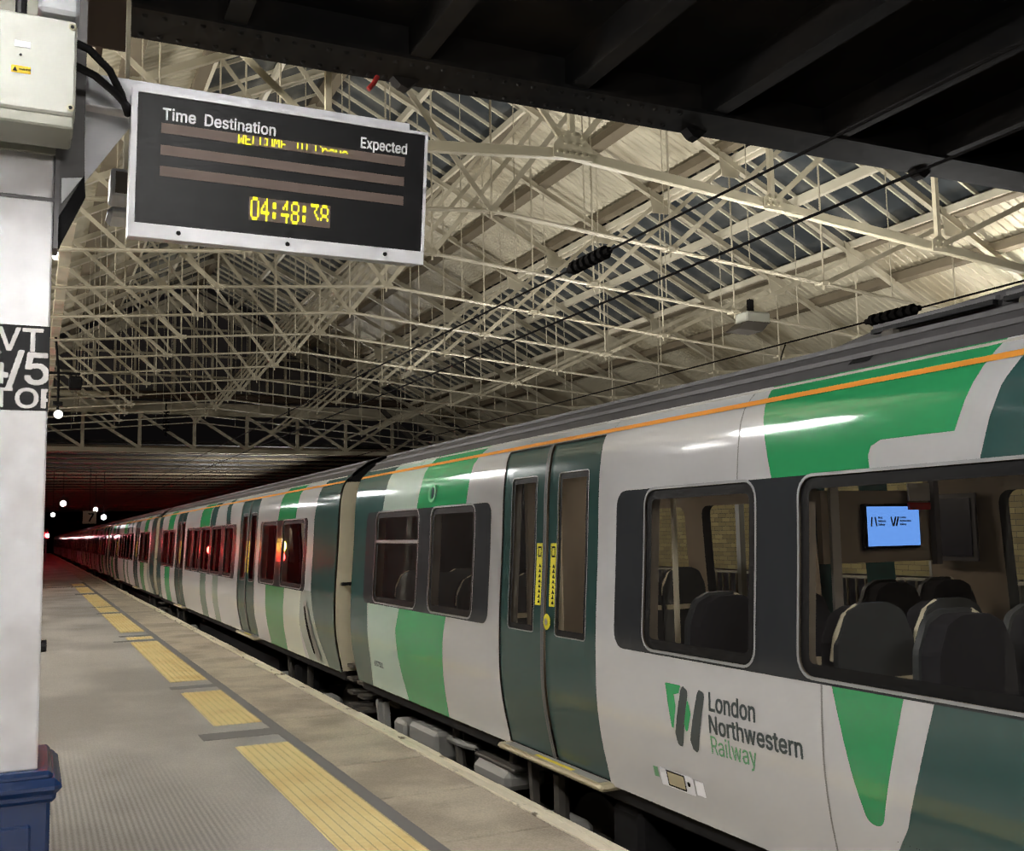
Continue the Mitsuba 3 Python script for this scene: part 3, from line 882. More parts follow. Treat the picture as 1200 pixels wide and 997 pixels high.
for yt, yb_ in ((3.80, 3.80), (6.1, 6.1), (5.0, 4.95), (8.2, 8.2)):
    if yt != 3.80:
        skin_part('panel_joint', yh(sbox(yt - .003, 2.18, yt + .003, 2.235)), 'm_joint', 0.0015)
skin_part('panel_joint', yh(sbox(3.797, 1.82, 3.805, 2.235)), 'm_joint', 0.0015)
skin_part('panel_joint', yh([(3.252, 1.0), (3.262, 1.0), (3.275, .22), (3.265, .22)]), 'm_joint', 0.0015)
# emblem: two slanted strokes with green wedges
lg_ = num(c0 + '__emblem')
Y = lambda u: 4.37 - u * 0.305
Hh = lambda v: 0.86 - v * 0.29


def emb(pts, r=0.012):
    return yh(Polygon([(Y(u), Hh(v)) for u, v in pts]).buffer(-r).buffer(r))


scene[lg_] = skin([emb([(.43, .07), (.49, 0.0), (.61, .05), (.62, .13), (.42, .93), (.37, 1.0), (.27, .97), (.22, .80)]), emb([(.87, .08), (.92, .0), (1.05, .04), (1.06, .12), (.82, .97), (.77, 1.02), (.68, .99), (.62, .84)])], 'm_logo_dark', 0.002)
scene[num(lg_ + '__green_wedge')] = skin([emb([(0, 0), (.43, .0), (.38, .13), (.24, .17), (.28, .36), (.19, .72), (.14, .72)], .004), emb([(.61, .20), (.66, .32), (.69, .42), (.58, .70), (.53, .72), (.49, .60)], .004)], 'm_logo_green', 0.002)


def lettering(s, y0, h0, cap, width, mat, name='lettering'):
    m = meshkit.text_mesh(s, cap, 0.002, mat == 'm_logo_dark')
    w = m.bounds[1][0] - m.bounds[0][0]
    m.vertices[:, 0] = (m.vertices[:, 0] - m.bounds[0][0]) * width / w
    k = num(c0 + '__' + name)
    scene[k] = wrap(m, y0, h0, mat)
    return k


labels[lettering('London', 4.012, 0.776, 0.081, 0.335, 'm_logo_dark')] = {'label': 'dark grey word London'}
labels[lettering('Northwestern', 4.018, 0.677, 0.077, 0.635, 'm_logo_dark')] = {'label': 'dark grey word Northwestern'}
labels[lettering('Railway', 4.014, 0.584, 0.08, 0.325, 'm_logo_pale')] = {'label': 'pale green word Railway'}
lettering('63751', 9.2, 0.43, 0.045, 0.26, 'm_logo_dark', 'running_number')
pn = skin_part('indicator_panel', yh(rrect(4.21, 4.50, .345, .432, .008)), 'm_white_paint', 0.004)
scene[pn + '__display'] = skin(yh(sbox(4.285, .358, 4.43, .424)), 'm_step', 0.006)
scene[pn + '__display_rim'] = skin(yh(sbox(4.28, .353, 4.435, .429)).difference(yh(sbox(4.287, .36, 4.428, .422))), 'm_rubber', 0.0065)
scene[pn + '__button'] = skin(yh(Polygon([(4.25 + .012 * math.cos(t), .395 + .012 * math.sin(t)) for t in np.linspace(0, 6.28, 13)[:-1]])), 'm_rubber', 0.007)
skin_part('data_label', yh(sbox(4.13, .355, 4.20, .425)), 'm_letter', 0.002)
skin_part('data_label', yh(sbox(4.52, .375, 4.56, .425)), 'm_logo_pale', 0.002)
ov = lambda a, b: yh(Polygon([(7.70 + a * math.cos(t), 1.925 + b * math.sin(t)) for t in np.linspace(0, 6.28, 25)[:-1]]))
vr = skin_part('oval_vent', ov(.085, .075).difference(ov(.055, .05)), 'm_logo_green', 0.018)
scene[vr + '__recess'] = skin(ov(.056, .052), 'm_door', 0.002)
skin_part('drain_slot', sbox(3.14, s_of(2.268), 3.26, s_of(2.292)), 'm_matt_black', 0.003)
# roof pod
pod = num(c0 + '__roof_pod')
pts = np.array([(x, y, z) for y, dz, ins in ((4.35, -.03, .35), (3.5, .055, .08), (2.2, .075, .0), (-4.0, .075, 0), (-4.6, -.03, .3)) for x, z in ((3.40 + ins, 2.43 + dz * .3), (3.48 + ins, 2.47 + dz), (3.8, 2.53 + dz), (2 * XC - 3.8, 2.53 + dz), (2 * XC - 3.48 - ins, 2.47 + dz), (2 * XC - 3.40 - ins, 2.43 + dz * .3), (3.4 + ins, 2.3), (2 * XC - 3.4 - ins, 2.3))])
scene[pod] = mikit.ply(trimesh.convex.convex_hull(pts), 'm_roof_pod')
for a, b in ((2.0, 2.75), (2.8, 3.45), (0.9, 1.95)):
    scene[num(pod + '__side_slot')] = mikit.ply(bar((3.41, a, 2.466), (3.41, b, 2.466), 0.03, 0.02), 'm_rubber')
    scene[num(pod + '__cover_rail')] = mikit.ply(bar((3.425, a, 2.487), (3.425, b, 2.487), 0.03, 0.018), 'm_roof_pod')
for a in (3.3, 2.6, 2.5):
    scene[num(pod + '__fitting')] = mikit.ply(bx(3.37, 3.42, a, a + .07, 2.42, 2.455, .008), 'm_under_mid')
# underframe equipment near the camera
for nm, m, mt in (('equipment_box', bx(2.98, 3.24, 7.93, 8.58, -0.20, 0.02, 0.03), 'm_under_grey'), ('equipment_box', bx(2.99, 3.3, 6.6, 7.2, -0.16, -0.03, 0.04), 'm_under_grey'), ('equipment_lid', bx(3.03, 3.3, 6.55, 7.25, -0.03, 0.0, 0.01), 'm_under_mid'),
                  ('air_pipe', tube([(3.1, 7.95, -.03), (3.1, 7.6, -.02), (3.1, 7.35, 0.0), (3.15, 7.3, -0.1)], 0.03, 8), 'm_under_grey'), ('bracket', bx(3.0, 3.2, 8.75, 9.05, -0.3, -0.02, 0.03), 'm_under_grey'), ('hanger', bar((3.05, 6.3, .1), (3.05, 6.25, -.4), .05), 'm_under_mid'),
                  ('jack_pad', bx(3.0, 3.3, 4.9, 5.2, -.3, .1, .03), 'm_under'), ('hanger', cyl((3.05, 5.9, .1), (3.05, 5.9, -.35), .05, 8), 'm_under_mid'), ('suspension_arm', bar((3.06, 9.65, .05), (3.06, 9.5, -.35), .07, .05), 'm_under_grey'), ('suspension_arm', bar((3.06, 9.45, .05), (3.06, 9.35, -.35), .07, .05), 'm_under_grey')):
    scene[num(c0 + '__underframe__' + nm)] = mikit.ply(m, mt)

# ------------------------------------------------------------------ inside the near carriage
def make_seat(key, at):
    back = Polygon([(-.21, .45), (.21, .45), (.215, .75), (.20, 1.06), (.15, 1.17), (.07, 1.205), (-.07, 1.205), (-.15, 1.17), (-.20, 1.06), (-.215, .75)]).buffer(-.05, quad_segs=6).buffer(.05, quad_segs=6)
    if not SEAT:
        SEAT['shell'] = mikit.ply(prism_xz(back.buffer(.012), -0.075, -0.045), 'm_seat_shell')
        SEAT['backrest'] = mikit.ply(prism_xz(back.buffer(-.004), -0.045, 0.045), 'm_seat')
        SEAT['cushion'] = mikit.ply(bx(-.21, .21, 0.03, .46, .56 - .1, .68 - .1, .04), 'm_seat')
        SEAT['leg'] = mikit.ply(bx(-.18, .18, .05, .35, .22, .47, .02), 'm_seat_shell')
        SEAT['head_wing'] = mikit.ply(tube([(-.2, -.03, .98), (-.195, -.05, 1.08), (-.15, -.055, 1.165), (-.08, -.05, 1.2)], .018, 8), 'm_handle')
        SEAT['tray_strip'] = mikit.ply(bx(-.2, .2, -0.095, -0.075, .86, .90), 'm_handle')
    for n, d in SEAT.items():
        scene[num(key + '__' + n)] = {**d, 'to_world': at}


SEAT = {}
seat_rows = [(9.2, 1), (8.45, 1), (7.7, 1), (4.44, -1), (3.47, 1), (2.92, -1), (2.2, -1)]
cols_ = [(3.28, 'by the near windows'), (3.74, 'on the near side of the aisle'), (4.74, 'on the far side of the aisle'), (5.2, 'by the far windows')]
for r, (sy, face) in enumerate(seat_rows):
    for sx, where in cols_:
        k = thing('passenger_chair', f'dark high-backed seat {where}, {names[r]} row from the gangway end', 'chair', 'seats in the near carriage')
        make_seat(k, T().translate([sx, sy + (.32 if r == 3 and sx > 4 else 0), 0.06]).rotate([0, 0, 1], 0 if face > 0 else 180))
bk = thing('partition', 'grey brown partition panel carrying the blue screen in the near carriage', 'partition')
obj('panel', bx(3.92, 4.75, 4.42, 4.46, 1.40, 1.80), 'm_int_wall', bk)
obj('post', bx(3.97, 4.03, 4.40, 4.42, .225, 2.195), 'm_int_ceil', bk)
obj('post', bx(4.70, 4.74, 4.36, 4.40, 1.38, 2.195), 'm_seal', bk)
obj('red_strip', bx(4.50, 4.66, 4.35, 4.365, 1.69, 1.73), 'm_red_panel', bk)
obj('notice', bx(4.50, 4.66, 4.35, 4.365, 1.74, 1.84), 'm_int_ceil', bk)
sc = thing('display_screen', 'lit blue information screen hanging in the near carriage', 'screen')
obj('casing', bx(4.185, 4.605, 4.375, 4.415, 1.475, 1.725, .01), 'm_black', sc)
scr = num(sc + '__screen')
scene[scr] = {**mikit.ply(trimesh.Trimesh([(4.20, 4.372, 1.49), (4.59, 4.372, 1.49), (4.59, 4.372, 1.71), (4.20, 4.372, 1.71)], [[0, 1, 2], [0, 2, 3]], process=False), 'm_black'), 'emitter': emitter(0.15, 0.36, 0.90, .05)}
for tx, x, z, h in (('London', 4.44, 1.642, .012), ('Northwestern', 4.44, 1.623, .012), ('Railway', 4.44, 1.604, .012), ('West', 4.28, 1.642, .012), ('Midlands', 4.28, 1.623, .012), ('Railway', 4.28, 1.604, .012)):
    obj('lettering', face_text(tx, h, x, 4.371, z, 0.8), 'm_logo_dark', sc)
obj('emblem', cat([bar((4.375, 4.37, 1.652), (4.388, 4.37, 1.60), .002, .008), bar((4.41, 4.37, 1.652), (4.392, 4.37, 1.60), .002, .010), bar((4.43, 4.37, 1.652), (4.412, 4.37, 1.60), .002, .010), bar((4.235, 4.37, 1.652), (4.228, 4.37, 1.60), .002, .008), bar((4.258, 4.37, 1.652), (4.267, 4.37, 1.60), .002, .008)]), 'm_logo_dark', sc)
for i, (yt, xt) in enumerate(((3.95, 3.40), (3.95, 5.05))):
    tbk = thing('fold_table', f'pale table between facing seats by the {"near" if xt < 4 else "far"} windows', 'table', 'tables in the near carriage')
    obj('top', bx(xt - .2, xt + .22, yt - .14, yt + .14, .93, .965, .008), 'm_handle', tbk)
    obj('leg', bx(xt - .03, xt + .03, yt - .012, yt + .012, .225, .93), 'm_seat_shell', tbk)
po = thing('poster', 'dark framed poster on the far wall of the near carriage', 'poster')
obj('frame', bx(5.40, 5.42, 4.69, 5.06, 1.37, 1.80), 'm_seal', po)
obj('sheet', bx(5.39, 5.405, 4.72, 5.03, 1.40, 1.77), 'm_poster', po)
gp = thing('grab_pole', 'pale grab pole beside the door of the near carriage', 'pole')
obj('pole', cyl((3.35, 5.0, .22), (3.35, 5.0, 2.2), .017, 10), 'm_handle', gp)
gp2 = thing('grab_pole', 'pale grab pole on the far side of the doorway of the near carriage', 'pole')
obj('pole', cyl((3.35, 6.42, .22), (3.35, 6.42, 2.2), .017, 10), 'm_handle', gp2)
ds = thing('draught_screen', 'beige draught screen beyond the doors of the near carriage', 'partition')
obj('panel', bx(3.12, 3.7, 6.46, 6.5, .22, 2.1, .01), 'm_int_wall', ds)
obj('edge', cyl((3.7, 6.48, .22), (3.7, 6.48, 2.15), .025, 8), 'm_handle', ds)
for yl, w in ((2.4, 'over the seats by the big window'), (6.0, 'over the doors'), (8.5, 'over the seats nearest the gangway')):
    il = thing('cabin_light', f'unseen dim ceiling light {w} of the near carriage', 'lamp')
    obj('housing', bx(4.0, 4.46, yl - .55, yl + .55, 2.182, 2.2), 'm_int_ceil', il)
    d = mikit.ply(trimesh.Trimesh([(4.05, yl - .5, 2.178), (4.41, yl - .5, 2.178), (4.41, yl + .5, 2.178), (4.05, yl + .5, 2.178)], [[0, 2, 1], [0, 3, 2]], process=False), 'm_int_ceil')
    scene[il + '__diffuser'] = {**d, 'emitter': emitter(9.5, 8.2, 6.6, .4)}  # out of view, placed to light the carriage interior

# ------------------------------------------------------------------ column, junction box, departure board
FY = 3.8
col = thing('column', 'white painted column with flaking paint on a blue base', 'column')
scene[col + '__shaft'] = mikit.ply(cat([bx(-0.46, 0.045, FY, FY + 0.42, 0.86, 2.95, 0.006)]), 'm_column')
obj('joint_band', bx(-0.462, 0.047, FY - 0.002, FY + 0.42, 2.765, 2.778), 'm_seal', col)
obj('head', bx(-0.462, 0.05, FY - 0.004, FY + 0.42, 2.93, 5.3, 0.004), 'm_grey_plastic_dark', col)
base = [bx(-0.50, 0.085, FY - 0.04, FY + 0.46, -0.0, 0.79, 0.012), bx(-0.53, 0.118, FY - 0.073, FY + 0.49, 0.785, 0.84, 0.022), bx(-0.515, 0.102, FY - 0.057, FY + 0.475, 0.765, 0.80, 0.012), bx(-0.50, 0.09, FY - 0.045, FY + .46, 0.83, 0.862, 0.012), bx(-0.44, 0.03, FY - 0.052, FY - 0.03, 0.08, 0.70, 0.008)]
bk_ = obj('base', cat(base[1:4] + base[:1]), 'm_blue', col)
obj('raised_panel', base[4], 'm_blue', bk_)
obj('bolt', cyl((0.045, FY + .03, 1.255), (0.062, FY + .03, 1.255), 0.02, 10), 'm_black', col)
# black painted panel with stencilled letters
ns = num(col + '__painted_sign')
scene[ns] = mikit.ply(bx(-0.462, 0.0465, FY - 0.003, FY + 0.2, 2.039, 2.327), 'm_black')
for s, h, z, left, right in (('V', .076, 2.24, -.113, -.0435), ('T', .076, 2.24, -.0386, .0257), ('4', .104, 2.129, -.165, -.078), ('/', .104, 2.129, -.0855, -.031), ('5', .104, 2.129, -.029, .048), ('S', .062, 2.049, -.21, -.14), ('T', .062, 2.049, -.135, -.063), ('O', .064, 2.048, -.056, .016), ('P', .062, 2.049, .023, .088)):
    m = face_text(s, h, 0, FY - 0.003, z, 1, True)
    w = m.bounds[1][0] - m.bounds[0][0]
    m.vertices[:, 0] = left + (m.vertices[:, 0] - m.bounds[0][0]) * (right - left) / w
    if right > 0.0445:
        m = trimesh.intersections.slice_mesh_plane(m, [-1, 0, 0], [0.0445, 0, 0])
    obj('lettering', m, 'm_stencil', ns)
# bracket on the column
br = num(col + '__bracket')
scene[br] = mikit.ply(prism_xz([(.045, 2.60), (.075, 2.64), (.145, 2.80), (.14, 3.0), (.14, 4.9), (.045, 4.9)], FY + 0.03, FY + 0.05), 'm_bracket')
obj('stiffener', prism_xz([(.063, 2.60), (.078, 2.64), (.147, 2.80), (.142, 2.88), (.063, 2.72)], FY + .015, FY + .03), 'm_matt_black', br)
obj('flange', bx(.047, .062, FY - 0.01, FY + .09, 2.6, 4.9), 'm_seal', br)
obj('small_gusset', prism_xz([(.068, 2.86), (.135, 2.87), (.07, 2.77)], FY + .02, FY + .028), 'm_white_paint', br)
# junction box
jb = thing('junction_box', 'pale grey junction box with corner screws on top of the column', 'junction box')
JY = 3.5
obj('lid', bx(-0.40, 0.098, JY, JY + 0.09, 2.965, 3.285, 0.008), 'm_grey_plastic', jb)
obj('body', bx(-0.395, 0.092, JY + 0.085, JY + 0.23, 2.93, 3.28, 0.008), 'm_grey_plastic_dark', jb)
obj('lower_rim', bx(-0.40, 0.094, JY + 0.01, JY + 0.12, 2.925, 2.968, 0.006), 'm_grey_plastic_dark', jb)
for z in (3.262, 2.99):
    sw = obj('screw', cyl((0.083, JY - 0.004, z), (0.083, JY + .01, z), 0.0115, 12), 'm_brass', jb)
    obj('slot', cyl((0.083, JY - 0.006, z), (0.083, JY, z), 0.006, 8), 'm_rubber', sw)
lb = obj('name_label', bx(-.085, -.038, JY - 0.002, JY + .001, 3.168, 3.188), 'm_letter', jb)
lw = obj('warning_label', bx(-.092, -.036, JY - 0.002, JY + .001, 3.082, 3.105), 'm_warn', jb)
obj('triangle_mark', prism_xz([(-.088, 3.086), (-.074, 3.086), (-.081, 3.1)], JY - .0035, JY - .002), 'm_black', lw)
obj('lettering', face_text('WARNING', 0.0055, -.070, JY - .002, 3.091, 0.9, True), 'm_black', lw)
obj('indicator_hole', cyl((-.066, JY - .003, 3.142), (-.066, JY + .01, 3.142), 0.004, 8), 'm_rubber', jb)
cg = thing('conduit_box', 'small grey metal conduit box above the junction box', 'junction box')
obj('body', bx(-0.02, 0.105, 3.52, 3.64, 3.315, 3.42, 0.012), 'm_alu', cg)
obj('gland', cyl((-.07, 3.57, 3.28), (-.07, 3.57, 3.46), 0.018, 10), 'm_black', cg)
rp = thing('conduit', 'dull red conduit behind the conduit box', 'conduit')
obj('pipe_run', cyl((-.5, 3.75, 3.34), (.0, 3.75, 3.34), 0.03, 10), 'm_red_pipe', rp)
for pts, w in (([(0.09, 3.62, 3.27), (0.14, 3.64, 3.262), (.21, 3.70, 3.225), (.255, 3.78, 3.18), (.285, 3.86, 3.14)], 'upper curved'), ([(0.09, 3.62, 3.19), (.16, 3.66, 3.182), (.23, 3.74, 3.165), (.30, 3.86, 3.15)], 'lower straighter')):
    cbk = thing('cable', f'{w} black cable from the junction box to the departure board', 'cable')
    obj('sheath', tube(np.array(pts), 0.0135, 9), 'm_black', cbk, smooth=50)
# arm and departure board
arm = thing('sign_arm', 'white arm with triangular gusset that holds the departure board', 'bracket')
obj('beam', bx(.14, 1.40, FY + 0.15, FY + 0.25, 3.19, 3.315, 0.004), 'm_white_paint', arm)
obj('gusset', prism_xz([(.14, 3.18), (.31, 3.17), (.30, 3.14), (.145, 2.90)], FY + .18, FY + .19), 'm_white_paint', arm)
bd = thing('departure_board', 'black departure board with yellow dot matrix lettering', 'departure board')
x0, x1, z0, z1 = .292, 1.425, 2.688, 3.222
D = .13
obj('casing', bx(x0 + .004, x1 - .004, FY + 0.01, FY + D, z0 + .004, z1 - .004), 'm_alu', bd)
fr = num(bd + '__frame')
outer = sbox(x0, z0, x1, z1); inner_ = sbox(x0 + .022, z0 + .052, x1 - .012, z1 - .012)
scene[fr] = mikit.ply(prism_xz(outer.difference(inner_), FY, FY + .03), 'm_white_paint')
for u in (.155, .51, .855):
    xs = x0 + u * (x1 - x0)
    obj('screw', cyl((xs, FY - .004, z0 + .027), (xs, FY + .01, z0 + .027), .0085, 10), 'm_rubber', fr)
obj('face', bx(x0 + .02, x1 - .01, FY + .006, FY + .012, z0 + .05, z1 - .01), 'm_sign_black', bd)
px0, px1, pz0, pz1 = x0 + .022, x1 - .012, z0 + .052, z1 - .012
PX = lambda u: px0 + u * (px1 - px0)
PZ = lambda v: pz1 - v * (pz1 - pz0)
rowsv = [(.212, .29), (.382, .458), (.545, .622)]
for v0, v1 in rowsv:
    obj('display_window', bx(PX(.075), PX(.925), FY + .003, FY + .007, PZ(v1), PZ(v0)), 'm_led_window', bd)
obj('display_window', bx(PX(.37), PX(.655), FY + .003, FY + .007, PZ(.885), PZ(.70)), 'm_led_window', bd)
for s, u0, u1, vb, h in (('Time', .078, .185, .185, .041), ('Destination', .213, .452, .187, .041), ('Expected', .757, .932, .183, .041)):
    m = face_text(s, h, 0, FY + .005, PZ(vb), 1, True, .003)
    w = m.bounds[1][0] - m.bounds[0][0]
    m.vertices[:, 0] = PX(u0) + (m.vertices[:, 0] - m.bounds[0][0]) * (PX(u1) - PX(u0)) / w
    obj('lettering', m, 'm_letter', bd)

FONT = {'W': '10001 10001 10001 10101 10101 11011 10001', 'E': '11111 10000 10000 11110 10000 10000 11111', 'L': '10000 10000 10000 10000 10000 10000 11111', 'C': '01110 10001 10000 10000 10000 10001 01110', 'O': '01110 10001 10001 10001 10001 10001 01110',
        'M': '10001 11011 10101 10101 10001 10001 10001', 'T': '11111 00100 00100 00100 00100 00100 00100', 'r': '00000 00000 10110 11001 10000 10000 10000', 'e': '00000 00000 01110 10001 11111 10000 01110', 'w': '00000 00000 10001 10001 10101 10101 01010',
        '0': '01110 10001 10001 10001 10001 10001 01110', '4': '00010 00110 01010 10010 11111 00010 00010', '1': '00100 01100 00100 00100 00100 00100 01110', '8': '01110 10001 10001 01110 10001 10001 01110', ':': '00000 01100 01100 00000 01100 01100 00000', '3': '11111 00010 00100 00010 00001 10001 01110', ' ': '00000 ' * 7}


def dots(s, xa, xb, za, zb, lit):
    n = 6 * len(s) - 1
    dx, dz = (xb - xa) / n, (za - zb) / 7
    V, F = [], []
    for i, ch in enumerate(s):
        for r, line in enumerate(FONT[ch].split()):
            for c, b in enumerate(line):
                if b == '1' and lit(i, r):
                    cx, cz = xa + (6 * i + c + .5) * dx, za - (r + .5) * dz
                    k = len(V)
                    V += [(cx - dx * .5, FY + .0015, cz - dz * .5), (cx + dx * .5, FY + .0015, cz - dz * .5), (cx + dx * .5, FY + .0015, cz + dz * .5), (cx - dx * .5, FY + .0015, cz + dz * .5)]
                    F += [[k, k + 1, k + 2], [k, k + 2, k + 3]]
    return trimesh.Trimesh(V, F, process=False)


led = (1.9, 1.6, 0.03)
k = num(bd + '__lit_message'); scene[k] = {**mikit.ply(dots('WELCOME TO Crewe', PX(.325), PX(.71), PZ(.205), PZ(.292), lambda i, r: r > 0 and r < 6.2 - 0.18 * i), 'm_black'), 'emitter': emitter(*led, .04)}
k = num(bd + '__lit_clock'); scene[k] = {**mikit.ply(dots('04:48:38', PX(.375), PX(.648), PZ(.70), PZ(.885), lambda i, r: not (i == 3 and r == 3) and (i < 6 or r < 5)), 'm_black'), 'emitter': emitter(*led, .04)}
TILT = T().translate([0, FY, z1]).rotate([1, 0, 0], 8).translate([0, -FY, -z1])
for k in list(scene):
    if k.startswith(bd + '__'):
        scene[k]['to_world'] = TILT
spk = thing('loudspeaker', 'small grey loudspeaker box hanging behind the left edge of the departure board', 'loudspeaker')
obj('cabinet', bx(.30, .44, 5.0, 5.2, 3.20, 3.33, .01), 'm_alu', spk)
obj('cone', bx(.32, .43, 4.985, 5.0, 3.21, 3.31), 'm_under_mid', spk)
obj('tray', bx(.29, .45, 5.0, 5.2, 3.10, 3.15, .02), 'm_alu', spk)
obj('hanger', bx(.36, .38, 5.08, 5.12, 3.33, 4.95), 'm_steel', spk)

# ------------------------------------------------------------------ dark bridge overhead
bg = thing('bridge', 'dark riveted steel bridge deck crossing overhead in front of the roof', 'bridge')
BZ, BY = 4.93, 7.0
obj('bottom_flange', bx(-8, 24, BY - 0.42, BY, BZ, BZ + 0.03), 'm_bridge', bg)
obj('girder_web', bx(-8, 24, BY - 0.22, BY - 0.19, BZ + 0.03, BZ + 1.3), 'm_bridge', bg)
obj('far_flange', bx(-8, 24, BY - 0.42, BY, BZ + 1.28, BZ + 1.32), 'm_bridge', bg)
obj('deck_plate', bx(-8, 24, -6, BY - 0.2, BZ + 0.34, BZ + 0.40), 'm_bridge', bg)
dj = mikit.ply(cat([bx(-.075, .075, -6, BY - 0.22, BZ + 0.02, BZ + 0.04), bx(-.012, .012, -6, BY - .22, BZ + .04, BZ + .34)]), 'm_bridge')
for i in range(-5, 16):
    place('joist', dj, bg, T().translate([1.13 + 1.28 * i, 0, 0]))
drv = mikit.ply(trimesh.Trimesh(*(lambda m: (m.vertices, m.faces))(trimesh.creation.icosphere(1, 0.02)), process=False), 'm_bridge')
fl = bg + '__bottom_flange'
for i in range(44):
    for yy in (BY - 0.34, BY - 0.08):
        place('rivet', drv, fl, T().translate([-0.5 + i * 0.12, yy, BZ]))
for x in (2.42, 4.98, 7.54, 10.1):
    obj('cleat', prism_xz([(x - .13, BZ + .02), (x + .12, BZ + .02), (x + .01, BZ - .08), (x - .05, BZ - .06)], BY - .12, BY - .02), 'm_bridge', bg)
pw = num(bg + '__support_post')
scene[pw] = mikit.ply(cat([bx(.20, .46, BY - .45, BY - .43, 4.62, BZ + .4), bx(.30, .34, BY - .43, BY - .1, 4.7, BZ + .3)]), 'm_pipe')
obj('plate', bx(.46, .62, BY - .40, BY - .38, BZ + .12, BZ + .26), 'm_under_grey', bg)
ct = thing('cable_end', 'red and white cable end hanging below the bridge edge', 'cable')
obj('tip', tube([(2.2, BY - .1, BZ - .02), (2.17, BY - .1, BZ - .08), (2.13, BY - .1, BZ - .13)], .018, 8), 'm_red_panel', ct)

# ------------------------------------------------------------------ overhead wires
for nm, x, zf, lab in (('overhead_wire', 4.23, 3.88, 'upper overhead wire above the train'), ('overhead_wire', 4.23, 3.47, 'lower overhead wire above the train'), ('overhead_wire', 7.63, 3.66, 'overhead wire beyond the train roof')):
    w = thing(nm, lab + ', thin and black', 'overhead wire')
    obj('strand', cyl((x, -6, zf), (x, 150, zf), 0.009, 6), 'm_wire', w)
    if zf != 3.47:
        yy = 7.46
        obj('insulator', cat([cyl((x, yy - .28 + .1 * i, zf), (x, yy - .23 + .1 * i, zf), .06, 8) for i in range(6)] + [cyl((x, yy - .35, zf), (x, yy + .35, zf), .03, 8)]), 'm_wire', w)
for y in (9.1, 21.0):
    dpn = thing('wire_dropper', f'thin dropper wire hanging from the overhead wire, {"nearer" if y < 10 else "farther"} one', 'wire')
    obj('strand', tube([(7.63, y - .05, 3.645), (7.6, y, 3.5), (7.63, y + .05, 3.35)], .008, 5), 'm_wire', dpn)
fl2 = thing('floodlight', 'grey floodlight hanging from a truss above the train', 'floodlight')
fx, fy, fz = 13.3, 16.8, 5.78
obj('body', bx(fx - .25, fx + .35, fy - .2, fy + .2, fz - .02, fz + .22, .03), 'm_grey_plastic_dark', fl2)
obj('hood', prism_xz([(fx - .5, fz - .18), (fx + .1, fz - .2), (fx + .3, fz), (fx - .25, fz)], fy - .22, fy + .22), 'm_under_mid', fl2)
obj('bracket', bx(fx - .05, fx + .05, fy - .05, fy + .05, fz + .2, fz + .5), 'm_rubber', fl2)

# ------------------------------------------------------------------ distant lamps, and unseen lamps placed to light the station
def unseen_tube_lamp(x, y, z, lab, power=1.0, hang=True, L=1.5, horizontal='y'):  # lamps out of view, placed to light platform, train and column
    t = thing('platform_lamp', lab, 'lamp', 'unseen platform lamps')
    a = L / 2
    hw = .11 if z > 4.5 else .34  # wider housings shield the bridge above from the tube
    obj('housing', bx(x - hw, x + hw, y - a - .05, y + a + .05, z + .09, z + .13, .01) if horizontal == 'y' else bx(x - a - .05, x + a + .05, y - .11, y + .11, z + .09, z + .13, .01), 'm_white_paint', t)
    obj('hanger', cyl((x, y, z + .13), (x, y, z + 1.2), .02, 6), 'm_steel', t)
    m = bx(x - .07, x + .07, y - a, y + a, z - .05, z + .07) if horizontal == 'y' else bx(x - a, x + a, y - .07, y + .07, z - .05, z + .07)
    scene[t + '__tube'] = {**mikit.ply(m, 'm_black'), 'emitter': emitter(*[LAMP * power * c for c in LAMP_RGB], 3.0 if power > 1.1 else 1.5)}


unseen_tube_lamp(0.5, -1.6, 3.2, 'unseen tube lamp behind the viewer, placed to light the column and departure board', 1.2, horizontal='x')
for i, yy in enumerate((-3.0, 2.0, 8.4, 17.0, 25.0, 34.0)):
    unseen_tube_lamp(-max(.8, .06 * yy), yy, 4.0, f'unseen tube lamp, placed to light platform and train, {names[i]} from the bridge side', (.75, .75, 1, 1, 1, .7)[i])


def unseen_flood(x, y, z, aim, lab, L):  # upward lamps out of view, placed to light roof and canopy
    t = thing('roof_floodlight', lab, 'lamp', 'unseen floodlights')
    n = np.array([aim, 0, 1.0]) / math.hypot(aim, 1)
    u, w = np.array([0, 1.0, 0]), np.cross([0, 1.0, 0], n)
    c = np.array([x, y, z])
    q = [c + a * u * .5 + b * w * .28 for a, b in ((-1, -1), (1, -1), (1, 1), (-1, 1))]
    f = trimesh.Trimesh(q, [[0, 1, 2], [0, 2, 3]], process=False)
    if f.face_normals[0] @ n < 0:
        f = trimesh.Trimesh(q, [[0, 2, 1], [0, 3, 2]], process=False)
    obj('housing', bar(c - u * .55 - n * .07, c + u * .55 - n * .07, .6, .1, side=w), 'm_black', t)
    obj('stanchion', bx(x - .05, x + .05, y - .05, y + .05, 0.0, z - .15), 'm_under_grey', t)
    scene[t + '__lens'] = {**mikit.ply(f, 'm_black'), 'emitter': emitter(*[L * c for c in LAMP_RGB], 2.0)}


